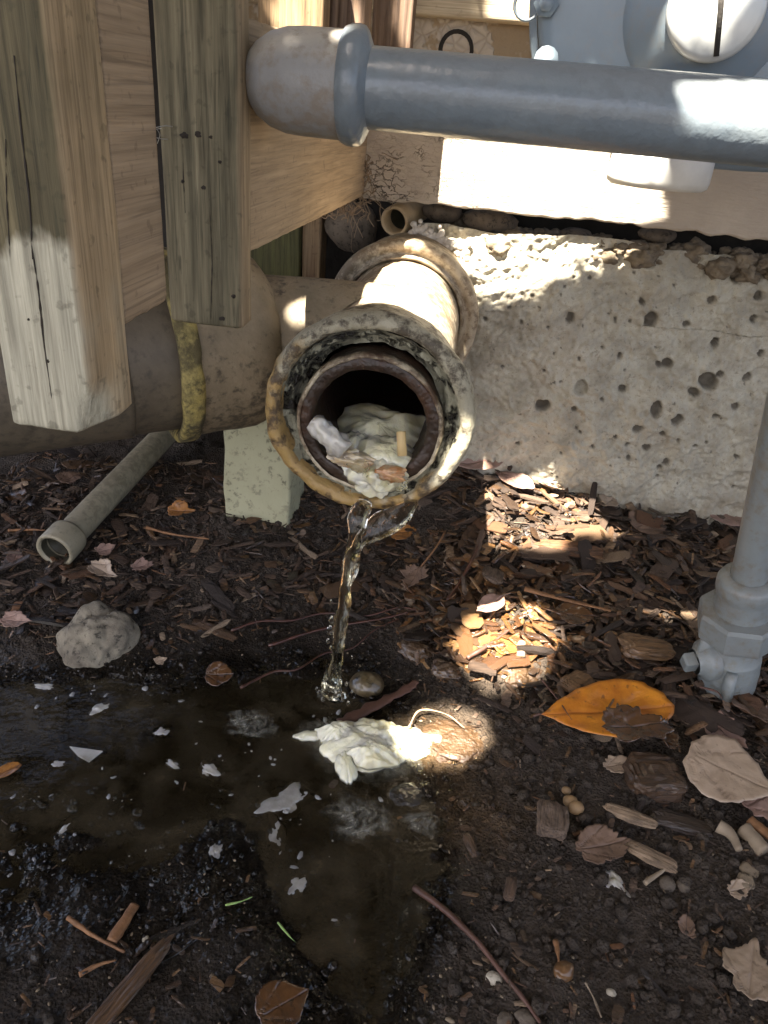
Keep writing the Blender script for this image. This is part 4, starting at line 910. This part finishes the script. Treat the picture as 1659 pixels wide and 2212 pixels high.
leaf(1352, 1612, .078, .046, .35, 'lf_wet', 'dark wet leaf lying across the lower side of the orange leaf', 'torn', .30, .15, .05, .2, .024, 4)
leaf(1432, 1622, .036, .026, 1.6, 'lf_wet', 'small curled wet leaf at the right tip of the orange leaf', 'torn', .8, .5, 0, .3, .012, 5)
leaf(1550, 1685, .074, .068, -.4, 'lf_tan', 'large pale tan leaf flat on the soil at right', 'broad', .10, .0, .02, .22, .014, 6)
leaf(1640, 1735, .062, .055, .6, 'lf_pink', 'pinkish leaf under the pale tan leaf at the right edge', 'maple', .15, 0, 0, 0, .005, 7)
leaf(1605, 1545, .068, .056, 2.3, 'lf_brown', 'brown lobed leaf behind the pale tan leaf at right', 'maple', .25, .1, .0, .3, .012, 8)
leaf(1545, 1590, .050, .036, -.9, 'lf_pink', 'brown lobed leaf between the orange leaf and the pale tan leaf', 'maple', .4, .1, .1, .1, .010, 9)
leaf(1615, 2115, .055, .047, 1.2, 'lf_tan', 'torn tan leaf lying at the lower right corner', 'torn', .2, 0, .1, -.1, .007, 10)
leaf(1565, 1128, .072, .058, .4, 'lf_pink', 'broad pinkish leaf in the mulch behind the gas riser', 'broad', .25, .1, 0, .25, .012, 11)
leaf(1390, 1148, .060, .050, .8, 'lf_brown', 'round dark brown leaf in the mulch against the footing', 'broad', .2, 0, 0, .2, .012, 12)
leaf(1035, 1022, .070, .036, .35, 'lf_pink', 'pinkish leaf leaning on the footing right of the drain mouth', 'oval', .3, .3, -.1, .4, .016, 13)
leaf(1190, 1075, .050, .034, 2.4, 'lf_tan', 'sunlit tan leaf in the mulch close to the footing', 'torn', .4, .2, .2, .2, .014, 14)
leaf(1310, 1105, .040, .030, 1.1, 'lf_tan', 'small pale leaf at the right end of the sunlit mulch', 'torn', .3, .2, .1, .2, .014, 15)
leaf(1110, 1065, .060, .028, -.6, 'lf_pink', 'long pink brown leaf across the sunlit mulch', 'oval', .2, .2, 0, .2, .016, 16)
leaf(895, 1268, .042, .036, -1.9, 'lf_brown', 'crumpled brown leaf on a stalk under the drain mouth', 'maple', .55, .3, .3, .3, .014, 17, .055, 'twig_or')
leaf(865, 1165, .044, .030, .4, 'lf_rust', 'rusty leaf in the shade behind the crumpled leaf', 'torn', .3, .1, 0, .3, .01, 18)
leaf(22, 968, .062, .050, .6, 'lf_rust', 'orange brown lobed leaf under the nearest picket', 'maple', .3, .1, 0, .5, .012, 19)
leaf(385, 1122, .036, .027, .2, 'lf_rust', 'curled tan leaf left of the support block', 'torn', .6, .3, 0, .4, .012, 20)
leaf(222, 1272, .046, .028, -.3, 'lf_tan', 'curled tan leaf lying on top of the speckled stone', 'torn', .6, .3, .1, .2, .024, 21)
leaf(150, 1050, .040, .030, 1.2, 'lf_brown', 'pinkish leaf in the litter left of the plastic pipe', 'torn', .4, .2, 0, .3, .01, 22)
leaf(228, 1205, .026, .020, .7, 'lf_pink', 'small pink leaf beside the flared end of the plastic pipe', 'torn', .5, .2, 0, .3, .01, 23)
leaf(35, 1225, .026, .022, 1.9, 'lf_pink', 'small pale leaf left of the flared pipe end', 'torn', .5, .2, 0, .3, .01, 24)
leaf(30, 1355, .035, .022, .1, 'lf_pink', 'pale crumpled leaf at the left edge above the puddle', 'torn', .5, .2, 0, .3, .008, 25)
leaf(305, 1240, .032, .020, .8, 'lf_pink', 'small pinkish leaf right of the leaf on the stone', 'torn', .5, .2, 0, .3, .01, 26)
leaf(345, 1438, .014, .012, .8, 'lf_tan', 'tiny yellow leaf piece on the mud right of the stone', 'torn', .4, .2, 0, .3, .006, 27)
leaf(602, 2185, .036, .032, .7, 'lf_wet', 'red brown wet leaf in the mud at the bottom edge', 'broad', .2, .1, 0, .1, .005, 28)
leaf(470, 1470, .030, .026, .2, 'lf_wet', 'dark red wet leaf at the far edge of the puddle', 'broad', .3, .1, 0, .4, .006, 29)
leaf(1290, 1840, .052, .036, .4, 'lf_brown', 'crumpled brown leaf half sunk in the soil by the grained chip', 'torn', .4, .2, 0, .1, .006, 30)
leaf(1330, 1660, .034, .022, .4, 'lf_tan', 'pale lilac leaf scrap under the dark wet leaf', 'torn', .3, .1, 0, .1, .004, 31)
leaf(1590, 1930, .024, .018, .4, 'lf_tan', 'small tan leaf scrap among the sticks at the right edge', 'torn', .4, .1, 0, .1, .004, 32)
leaf(1480, 2010, .020, .014, 1.4, 'lf_brown', 'small grey brown leaf scrap low on the soil', 'torn', .4, .1, 0, .1, .004, 33)
leaf(20, 1690, .026, .012, .9, 'lf_rust', 'narrow rusty leaf at the left edge of the puddle', 'oval', .3, .2, 0, .1, .004, 34)
p = gp(345, 2050)
leaf(352, 2050, .075, .020, .75, 'lf_soil', 'long dark leaf with bluish shine sunk in the mud at lower left', 'oval', .1, .1, 0, .0, .0015, 35)
leaf(1230, 1350, .044, .034, .1, 'lf_wet', 'dark wet leaf beside the long splinter in the mulch', 'broad', .2, .1, 0, .2, .014, 36)
leaf(1085, 1415, .040, .034, .5, 'lf_rust', 'red wet leaf at the lower edge of the sunlit mound', 'torn', .25, .1, 0, .1, .012, 37)
leaf(1055, 1335, .044, .022, .9, 'lf_pink', 'pink wet leaf across the brightest part of the mound', 'oval', .2, .1, 0, .2, .018, 38)

# ------------------------------------------------------------------ twigs, sticks and bits with a look of their own
def stick(pts, r, mat, label, up=.003, seed=1, name='twig', cat='twig', tp=.45, seg=8, flat=1., nz=.0006, g=None):
    P = [gp(x, y) for x, y in pts]; P = np.array([np.array([a, b, max(c, WL)+up+(dz[0] if dz else 0)]) for (a, b, c), dz in zip(P, [()]*len(P))])
    n = max(8, len(pts)*7); return tag(put(name, tube(spline(P, n), np.linspace(r, r*tp, n), seg, nz, 160, seed, True, flat), M[mat]), label, cat, g)
stick([(893, 1930), (960, 1972), (1030, 2040), (1085, 2110), (1130, 2165), (1172, 2225)], .0026, 'twig', 'long red brown twig across the lower soil')
stick([(148, 1988), (205, 2028), (270, 2062)], .0019, 'twig_or', 'orange brown twig slanting in the mud at lower left')
stick([(172, 2112), (215, 2090), (252, 2080)], .0017, 'twig_or', 'short orange twig crossing the lower left mud', seed=2)
stick([(242, 2040), (268, 2000), (292, 1960)], .0042, 'twig_or', 'stubby orange wood sliver beside the twigs at lower left', name='wood_sliver', cat='wood sliver', flat=.5, tp=.8, nz=.001)
stick([(318, 1155), (375, 1170), (452, 1180)], .0019, 'twig_or', 'thin orange twig left of the support block', .010)
stick([(20, 1158), (60, 1157), (100, 1158)], .002, 'twig_or', 'thin orange twig behind the flared pipe end', .008)
stick([(500, 1372), (560, 1352), (630, 1350), (700, 1334), (790, 1340), (860, 1322), (910, 1330)], .0015, 'root', 'wet red root running behind the stream', .006)
stick([(580, 1405), (690, 1370), (830, 1345), (880, 1332)], .0018, 'root', 'thick wet red root passing under the stream', .006, seed=3)
stick([(520, 1500), (590, 1462), (640, 1455), (700, 1420), (760, 1408), (810, 1368), (860, 1345)], .0013, 'root', 'thin wet root rising from the puddle edge', .005, seed=4)
stick([(1040, 1180), (1015, 1235), (985, 1290), (962, 1322)], .0028, 'root', 'reddish stick leaning over the sunlit mound', .016, seed=5)
stick([(1128, 1298), (1200, 1318), (1312, 1346)], .0042, 'twig_or', 'long pale splinter on the right of the sunlit mound', .016, name='wood_splinter', cat='wood splinter', flat=.5, seed=6)
stick([(1005, 1445), (1050, 1418), (1100, 1380)], .0024, 'twig', 'small twig at the foot of the sunlit mound', .014, seed=7)
stick([(1122, 1412), (1120, 1442)], .0042, 'stub', 'pale cylindrical stub on the wet mulch', .014, name='stub', cat='stub', tp=1., seed=8)
stick([(1600, 1802), (1645, 1850)], .0068, 'stub', 'thick grey stick at the right edge of the soil', .006, name='stick', cat='stick', tp=.9, seed=9)
stick([(1612, 1785), (1665, 1828)], .005, 'twig_or', 'brown split stick above the thick grey stick', .008, name='stick', cat='stick', tp=.9, seed=10, flat=.6)
stick([(1545, 1798), (1570, 1815), (1590, 1850)], .0055, 'stub', 'curved trumpet shaped stick below the pale tan leaf', .008, name='stick', cat='stick', tp=.5, seed=11)
stick([(1500, 1515), (1535, 1525), (1548, 1540)], .0012, 'twig', 'dark curved stalk lying over the orange leaf', .018, seed=12)
stick([(1160, 1500), (1195, 1545), (1225, 1590)], .0010, 'twig', 'fine dark stem standing against the orange leaf', .02, seed=13)
stick([(1390, 1915), (1440, 1880)], .0022, 'stub', 'pale straw piece below the torn white scrap', .004, seed=14, name='straw', cat='straw')
stick([(1198, 2040), (1205, 2085)], .002, 'twig_or', 'thin yellow straw right of the red twig', .004, seed=16, name='straw', cat='straw')
stick([(1262, 2130), (1280, 2165), (1296, 2205)], .0009, 'stub', 'bent dry stem below the brown shell', .004, seed=17, name='straw', cat='straw')
stick([(600, 2000), (625, 2030), (640, 2045)], .0008, 'green', 'pale green sprout in the wet mud', .004, seed=18, name='sprout', cat='sprout')
stick([(487, 1963), (520, 1955), (545, 1945)], .0007, 'green', 'tiny green shoot above the sprout in the mud', .004, seed=19, name='sprout', cat='sprout')
stick([(735, 1580), (790, 1545), (870, 1500), (900, 1478)], .0058, 'twig', 'wet red bark strip lying against the white clump', .004, seed=20, name='bark_strip', cat='bark', flat=.4, tp=.6, nz=.0034, seg=16)
stick([(880, 1590), (905, 1552), (960, 1560), (1000, 1590)], .0011, 'hair', 'pale fine root loop on the sunlit wet mound', .010, seed=21, name='fine_root', cat='root')

# ------------------------------------------------------------------ bark chips
def chipmesh(L, Wd, Tk, seed, splint=.3):
    r = np.random.default_rng(seed); n = 8; xs = np.linspace(-.5, .5, n); v = []; lean = r.uniform(-.35, .35); bw = r.uniform(-.12, .12)
    sp = r.uniform(-.5, .5, (2, 4))*splint*.35
    for i, x in enumerate(xs):
        e = (r.uniform(.45, .95) if i in (0, n-1) else r.uniform(.88, 1.08)); t = Tk*r.uniform(.75, 1.15)*(.6 if i in (0, n-1) else 1)
        c = lean*Wd*x+r.uniform(-.04, .04)*Wd; b = bw*L*(x*x*4-.4)*.5
        xx = np.full(4, x)+(sp[0] if i == 0 else sp[1] if i == n-1 else r.uniform(-.02, .02, 4))
        w = np.array([-.5, -.17, .17, .5])*e*Wd*(1+r.uniform(-.08, .08, 4))+c
        hi = b+t*np.array([.25, .5, .45, .2])*r.uniform(.7, 1.25, 4); lo = b-t*np.array([.3, .5, .5, .3])
        v += [(xx[k]*L, w[k], hi[k]) for k in range(4)]+[(xx[k]*L, w[k], lo[k]) for k in (3, 2, 1, 0)]
    v = np.array(v); f = []
    for i in range(n-1):
        for j in range(8): f.append([i*8+j, (i+1)*8+j, (i+1)*8+(j+1) % 8, i*8+(j+1) % 8])
    f += [list(range(8)), [(n-1)*8+j for j in range(8)][::-1]]
    return v, f
NP = 16
PROT = [chipmesh(1., rng.choice([.11, .16, .22, .3, .4, .55])*rng.uniform(.85, 1.15), rng.uniform(.05, .13), 500+i) for i in range(NP)]
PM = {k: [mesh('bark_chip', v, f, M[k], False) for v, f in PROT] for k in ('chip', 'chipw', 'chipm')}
def rotm(yaw, a, b):
    cy, sy, ca, sa, cb, sb = math.cos(yaw), math.sin(yaw), math.cos(a), math.sin(a), math.cos(b), math.sin(b)
    return np.array([[cy, -sy, 0], [sy, cy, 0], [0, 0, 1]])@np.array([[ca, 0, sa], [0, 1, 0], [-sa, 0, ca]])@np.array([[1, 0, 0], [0, cb, -sb], [0, sb, cb]])
chips = []
def spread(n, fn, szs, lift, til):
    k = 0
    while k < n:
        P = np.c_[rng.uniform(-.58, .62, 4000), rng.uniform(.17, .885, 4000)]
        d = fn(P); P = P[rng.random(4000) < d]
        for p in P[:n-k]: chips.append((p, float(np.clip(rng.lognormal(math.log(szs), .42), szs*.35, min(szs*2.4, .052))), rng.integers(NP), rng.uniform(0, 6.28), rng.normal(0, til), rng.normal(0, til), abs(rng.normal(0, lift))))
        k += len(P[:n-k])
edge_r = lambda P: 1/(1+np.exp(-(P[:, 0]-(-.03+.10*(P[:, 1]-.55)))/.02))
def dens_mulch(P):
    b = base_h(P); return edge_r(P)*np.clip((b-.013)/.012, 0, 1)*np.clip((P[:, 1]-.5)/.06, 0, 1)*(.5+.5*(vn(P, 16, 90, 2) > -.25))
def dens_left(P):
    return np.clip((.06-P[:, 0])/.05, 0, 1)*np.clip((base_h(P)-.006)/.012, 0, 1)*np.clip((P[:, 1]-.5)/.06, 0, 1)
def dens_soil(P):
    b = base_h(P); return np.clip((b-.003)/.006, 0, 1)*np.clip((.60-P[:, 1])/.05, 0, 1)*.6+.02
spread(3000, dens_mulch, .009, .004, .35); spread(2200, dens_mulch, .018, .006, .28); spread(2000, dens_left, .008, .002, .3); spread(900, dens_left, .014, .003, .3); spread(2600, dens_soil, .0055, .0008, .2); spread(60, dens_soil, .014, .001, .15); spread(420, dens_mulch, .030, .007, .22); spread(160, dens_left, .028, .004, .25)
PP = np.array([c[0] for c in chips]); ZZ = terrain(PP); WW = wetness(PP)+.9*np.exp(-(((PP-np.array([.03, .60]))/np.array([.10, .07]))**2).sum(1)); HB = base_h(PP)
dd = np.c_[PP, ZZ]-CAM; depth = dd@FW; ix = (dd@RT)/depth*1598+829.5; iy = -(dd@UP)/depth*1598+1106
ss = np.array([c[1] for c in chips])/depth; inv = (ix > 10) & (ix < 1650) & (iy > 900) & (iy < 2205)
order = np.argsort(-ss*inv)
def zone(p):
    if p[0] < -.06: return 'bark chips left of the drain'
    if p[1] > .68: return 'bark chips along the footing'
    if p[0] < .10 and p[1] > .5: return 'bark chips on the wet mound'
    return 'bark chips around the gas riser' if p[1] > .52 else 'wood chips on the bare soil'
LAND = [('the orange leaf', 1320, 1560), ('the gas riser valve', 1566, 1440), ('the support block', 560, 1120), ('the flared plastic pipe end', 120, 1180), ('the speckled stone', 200, 1370), ('the pale tan leaf', 1550, 1685), ('the sunlit mound', 1080, 1340),
        ('the pinkish leaf by the footing', 1035, 1022), ('the round brown leaf', 1390, 1148), ('the leaf behind the riser', 1565, 1128), ('the crumpled leaf on a stalk', 895, 1268), ('the long pale splinter', 1220, 1322), ('the long dark bark log', 1225, 1200), ('the falling water', 750, 1280), ('the orange twig by the block', 385, 1165), ('the brown shell', 1205, 2085), ('the grained orange chip', 1190, 1783)]
ORD = ['nearest', 'second', 'third', 'fourth', 'fifth', 'sixth', 'seventh', 'eighth', 'ninth', 'tenth', 'eleventh', 'twelfth', 'thirteenth', 'fourteenth', 'fifteenth', 'sixteenth']
named = {}
def describe(o, i, k, km):
    n_ = min(LAND, key=lambda q: (ix[i]-q[1])**2+(iy[i]-q[2])**2); ex, ey = ix[i]-n_[1], iy[i]-n_[2]
    rel = ('right of' if ex > 0 else 'left of') if abs(ex) > 1.2*abs(ey) else ('in front of' if ey > 0 else 'behind')
    asp = float(np.ptp(PROT[k][0][:, 1])); shp = 'splinter' if asp < .2 else 'strip' if asp < .36 else 'flake'
    named.setdefault(({'chip': 'dry brown', 'chipw': 'dark wet', 'chipm': 'sun tinted wet'}[km], shp, rel, n_[0]), []).append((math.hypot(ex, ey), o))
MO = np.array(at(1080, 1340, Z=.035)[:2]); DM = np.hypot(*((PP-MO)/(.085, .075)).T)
sv = {k: ([], [], [], 0) for k in ('chip_s', 'chipw_s', 'chipm_s')}
for rank, i in enumerate(order):
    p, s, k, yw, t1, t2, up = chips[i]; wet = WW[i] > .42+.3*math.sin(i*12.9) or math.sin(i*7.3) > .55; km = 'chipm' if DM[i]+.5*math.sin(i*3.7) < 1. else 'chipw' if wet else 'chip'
    z = max(ZZ[i], WL-.002)+up+.0015
    if rank < 290:
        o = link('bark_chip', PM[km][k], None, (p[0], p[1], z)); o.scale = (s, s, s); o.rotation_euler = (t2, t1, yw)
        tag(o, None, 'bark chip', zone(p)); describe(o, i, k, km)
    else:
        key = km+'_s'; V, Fc, Rn, n = sv[key]; pv_, pf_ = PROT[k]
        V.append(pv_*s@rotm(yw, t1, t2).T+(p[0], p[1], z)); Fc += [[a+n for a in q] for q in pf_]; Rn.append(np.full(len(pv_), rng.random())); sv[key] = (V, Fc, Rn, n+len(pv_))
for (tone, shp, rel, land), L_ in named.items():
    for r_, (_, o) in enumerate(sorted(L_, key=lambda q: q[0])):
        o['label'] = (f'{tone} bark {shp} lying {rel} {land}' if len(L_) == 1 else f'{ORD[min(r_, 15)]} {tone} bark {shp} {rel} {land}')
for key, nm, lb in (('chip_s', 'mulch', 'small dry bark bits of the mulch'), ('chipw_s', 'wet_mulch', 'small wet bark bits of the mulch'), ('chipm_s', 'sun_tinted_mulch', 'small sun tinted amber wet bark bits on the mound')):
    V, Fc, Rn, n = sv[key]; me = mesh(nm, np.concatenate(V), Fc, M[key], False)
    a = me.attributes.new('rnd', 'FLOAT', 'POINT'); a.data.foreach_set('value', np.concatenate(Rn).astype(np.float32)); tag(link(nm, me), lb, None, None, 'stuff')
def roughblock(L, Wd, Tk, seed):
    v, f = ico(4); u = np.sign(v)*np.abs(v)**.6; u = u/np.abs(u).max(0)
    u = u*(1+.30*vn(u, 1.4, seed, 4))[:, None]
    p = u*np.array([L, Wd, Tk])/2; g = vn(p*(60, 420, 420), 1., seed+3, 3); p[:, 2] += Tk*.14*g*np.sign(u[:, 2]); p[:, 0] += L*.05*vn(p*(0, 700, 500), 1., seed+4, 3)*np.abs(u[:, 0])**6
    return p, f
# chips with a look of their own
def bigchip(px, py, L, Wd, Tk, yaw, mat, label, seed, up=.005, tl=(0, 0)):
    p = gp(px, py); v, f = roughblock(L, Wd, Tk, seed); o = link('wood_chip', mesh('wood_chip', v, f, M[mat], False), None, p+(0, 0, up)); o.rotation_euler = (tl[0], tl[1], yaw); tag(o, label, 'wood chip')
bigchip(1190, 1783, .030, .025, .012, 1.5, 'chip', 'blocky orange chip with deep grain on the bare soil', 601, .007)
bigchip(1412, 1690, .046, .042, .020, .2, 'chipw', 'large dark square chip below the orange leaf', 602, .006)
bigchip(1360, 1772, .040, .011, .005, -.25, 'chip', 'long brown chip on the soil right of the grained chip', 603)
bigchip(1470, 1785, .046, .016, .007, -.1, 'chipw', 'flat dark bark piece on the soil below the square chip', 604)
bigchip(1405, 1860, .036, .012, .005, -.4, 'chip', 'tan ragged chip lying on the soil above the pebbles', 605)
bigchip(1100, 1930, .018, .008, .005, 1.4, 'chip', 'small upright orange chip on the soil', 606)
bigchip(1015, 1835, .018, .007, .005, -1.1, 'chipw', 'small red chip on the sandy bank of the puddle', 607)
bigchip(1240, 1495, .030, .028, .012, .7, 'chipw', 'chunky rotten chip left of the orange leaf', 608, .010)
bigchip(1390, 1420, .052, .030, .013, .1, 'chipw', 'large smooth dark bark piece left of the valve', 609, .012)
bigchip(1440, 1500, .034, .013, .006, 1.45, 'chip', 'pale grey chip standing near the valve foot', 610, .008)
bigchip(1060, 1268, .036, .024, .007, 1.5, 'chip', 'bright orange chip at the top of the sunlit mound', 611, .016, (.3, .2))
bigchip(1225, 1200, .080, .018, .012, -.05, 'chip', 'long dark bark log across the mulch behind the mound', 612, .010)
bigchip(270, 2150, .075, .012, .006, 1.2, 'chipw', 'long dark bark strip sunk in the mud at bottom left', 613, .003)

# ------------------------------------------------------------------ soil crumbs and bubbles
V = []; Fc = []; n = 0; Wt = []
iv, if_ = ico(1)
cp = np.c_[rng.uniform(-.58, .62, 30000), rng.uniform(.18, .80, 30000)]
cz = terrain(cp); keep = (cz > WL-.002) & (rng.random(len(cp)) > .75*np.clip(wetness(cp)*1.3, 0, 1)); cp = cp[keep]; cz = cz[keep]; cw_ = wetness(cp); prot = [iv*(1+.35*vn(iv, 1.7, 700+i, 2))[:, None]*np.array([1, rng.uniform(.7, 1), rng.uniform(.55, .9)]) for i in range(12)]
rs = np.clip(rng.lognormal(math.log(.0015), .6, len(cp)), .0005, .0062)
for i in range(len(cp)):
    V.append((prot[i % 12]*rs[i])@rotm(i*1.7, 0, 0).T+(cp[i, 0], cp[i, 1], cz[i]+rs[i]*.25)); Wt.append(np.full(len(iv), cw_[i]))
F_ = (if_[None]+np.arange(len(cp))[:, None, None]*len(iv)).reshape(-1, 3)
me = mesh('soil_crumbs', np.concatenate(V), F_, M['soil']); a = me.attributes.new('sand', 'FLOAT', 'POINT'); a.data.foreach_set('value', np.repeat(sandy(cp), len(iv)).astype(np.float32)); a = me.attributes.new('wet', 'FLOAT', 'POINT'); a.data.foreach_set('value', np.concatenate(Wt).astype(np.float32))
tag(link('soil_crumbs', me), 'loose crumbs of dark soil', None, None, 'stuff')
gt = []
for i in range(2200):
    x, y = rng.uniform(-.5, .55), rng.uniform(.2, .72); z = float(terrain(np.array([[x, y]]))[0])
    if z < WL: continue
    v, f = ico(1); r = float(np.clip(rng.lognormal(math.log(.0007), .4), .0004, .0016)); gt.append((v*(1+.5*vn(v, 1.8, i, 2))[:, None]*(r*rng.uniform(.8, 2.2), r, r*.6)@rotm(rng.uniform(0, 6), 0, 0).T+(x, y, z+r*.5), f))
tag(put('pale_grit', join(*gt), M['tan_chip']), 'pale grit scattered on the dark soil', None, None, 'stuff')
bl = []
for x, y, n_, sx, sy in ((250, 1480, 20, 60, 14), (430, 1470, 20, 40, 14), (150, 1730, 24, 60, 20), (420, 1900, 26, 70, 30), (230, 1800, 26, 60, 18), (725, 1500, 26, 30, 18), (640, 1860, 14, 40, 40), (870, 1900, 8, 20, 40), (530, 1720, 12, 60, 20), (270, 1735, 14, 40, 15), (330, 1880, 18, 60, 25), (480, 1780, 20, 60, 25), (700, 2010, 16, 40, 60), (800, 2120, 14, 30, 40), (1000, 1640, 16, 50, 20), (60, 1880, 12, 50, 20), (560, 1900, 14, 60, 30), (900, 1470, 16, 50, 20)):
    for i in range(n_):
        p = gp(x+rng.normal(0, sx), y+rng.normal(0, sy)); r = float(np.clip(rng.lognormal(math.log(.0013), .45), .0006, .0042)); v, f = ico(2); bl.append((v*(r, r, r*.8)+(p[0], p[1], max(p[2], WL)+r*.15), f))
tag(put('bubbles', join(*bl), M['bubble']), 'clear bubbles on the puddle', None, None, 'stuff')

# ------------------------------------------------------------------ root fibres and cobweb
hb = []
for i in range(46):
    p = at(rng.uniform(745, 805), rng.uniform(300, 450), Y=.865); q = p.copy(); P = [q]
    for k in range(6): q = q+rng.normal(0, .0045, 3)+(0, 0, -.003); P.append(q)
    hb.append(tube(spline(P, 14), rng.uniform(.0003, .0007), 5))
for i in range(26):
    p = at(rng.uniform(690, 760), rng.uniform(440, 460), Y=.80); q = p.copy(); P = [q]
    for k in range(5): q = q+rng.normal(0, .004, 3); P.append(q)
    hb.append(tube(spline(P, 12), rng.uniform(.0003, .0006), 5))
tag(put('root_tuft', join(*hb), M['hair']), 'tangled dry root fibres hanging at the joist end', None, None, 'stuff')
wb = []
for i, pts in enumerate((((300, 285), (360, 272), (400, 285)), ((300, 285), (350, 300), (395, 300)), ((330, 270), (345, 290), (340, 310)), ((270, 300), (330, 280), (395, 276)))):
    P = [at(x, y, Y=.40+.03*k) for k, (x, y) in enumerate(pts)]; wb.append(tube(spline(P, 16), .00022, 4))
tag(put('cobweb', join(*wb), M['web']), 'fine cobweb strands between the two nearest pickets', 'cobweb')

# ------------------------------------------------------------------ the tree of leaf cards added out of frame; gaps cut for the sun patches
def toz(p): p = np.asarray(p); return (p-SUN*(p[2]/SUN[2]))[:2]
def patch(pts, **pl): return np.array([toz(at(x, y, **pl)) for x, y in pts])
GAPS = [patch([(985, 300), (1420, 340), (1420, 480), (930, 440), (935, 400), (960, 360)], Y=WY-.012),
        patch([(1080, 80), (1160, 75), (1160, 150), (1065, 150)], Y=WY), patch([(1100, -20), (1170, -20), (1170, 40), (1120, 38)], Y=WY-.014),
        patch([(985, 520), (1060, 580), (1110, 600), (1240, 590), (1250, 628), (1165, 655), (1085, 690), (1060, 670), (1015, 660), (1000, 600)], Y=WY+.008),
        patch([(782, 642), (835, 566), (900, 562), (965, 600), (985, 655), (930, 645), (850, 640)], Z=.355),
        patch([(628, 600), (692, 620), (655, 692), (625, 690)], Y=.628),
        patch([(985, 1150), (1000, 1110), (1060, 1095), (1150, 1060), (1230, 1080), (1345, 1120), (1330, 1150), (1240, 1150), (1200, 1180), (1090, 1165)], Z=.07),
        patch([(1040, 1325), (1100, 1310), (1160, 1318), (1195, 1365), (1168, 1440), (1060, 1448), (1000, 1418), (980, 1372)], Z=.045),
        patch([(860, 1565), (905, 1525), (950, 1548), (1005, 1530), (1060, 1600), (1010, 1612), (1000, 1650), (930, 1628), (885, 1640)], Z=.016),
        patch([(1495, 610), (1560, 600), (1555, 680), (1520, 735), (1495, 725)], Y=WY+.005), patch([(1540, 1015), (1600, 900), (1612, 960), (1590, 1025)], Y=WY),
        patch([(1475, 150), (1800, 170), (1800, 345), (1659, 320), (1500, 262)], Y=GY-.018), patch([(610, 100), (640, 40), (760, 40), (745, 110)], Y=GY-.01),
        patch([(600, -40), (705, -40), (700, 75), (600, 75)], Y=.66), patch([(1530, -60), (1610, -60), (1600, 60), (1540, 85), (1515, 30)], Y=MY-.03), patch([(1390, 350), (1520, 350), (1520, 400), (1410, 395)], Y=MY+.02)]
NL = 66000
lz = rng.uniform(1.25, 1.75, NL); ctr = np.c_[rng.uniform(-.85, 1.0, NL), rng.uniform(-.35, 1.25, NL)]; outer = np.arange(NL) > 41999; ctr[outer] = np.c_[rng.uniform(-1.2, 1.9, outer.sum()), rng.uniform(-.6, 1.95, outer.sum())]
c3 = np.c_[ctr, np.zeros(NL)]+SUN*(lz/SUN[2])[:, None]
uu = rng.normal(0, 1, (NL, 3))*(1, 1, .45); uu /= np.linalg.norm(uu, axis=1)[:, None]; ww = np.cross(uu, rng.normal(0, .45, (NL, 3))+SUN); ww /= np.linalg.norm(ww, axis=1)[:, None]
ll = (rng.uniform(.018, .036, NL)*np.where(outer, 1.5, 1.))[:, None]
cor = np.stack([c3-uu*ll, c3+ww*ll*.45, c3+uu*ll, c3-ww*ll*.45, c3]+[c3+uu*ll*k for k in (-.75, -.5, -.25, .25, .5, .75)]+[c3+uu*ll*k+ww*ll*.45*j*(1-abs(k)) for k in (-.5, -.25, .25, .5, 0) for j in (-1, 1, .5, -.5)], 1)
pr = cor-SUN*(cor[..., 2:3]/SUN[2]); bad = np.zeros(NL, bool)
for g in GAPS: bad |= inpoly(pr[..., :2].reshape(-1, 2), g).reshape(NL, -1).any(1)
cor = cor[~bad][:, :4]
gobo = thing('shade_gobo', 'added leafy tree branch overhead that dapples the sunlight', 'gobo', (-1.3, -1.0, 0))
put('gobo_trunk', tube(spline([(-1.3, -1., -.1), (-1.29, -.99, .6), (-1.26, -.97, 1.2), (-1.2, -.93, 1.6), (-1.12, -.87, 1.75)], 24), np.linspace(.09, .02, 24), 14, .008, 12), M['bark'], gobo)
put('crown', (cor.reshape(-1, 3), np.arange(len(cor)*4).reshape(-1, 4)), M['leafage'], gobo, False)  # unseen leaf cards that shape the sun patches
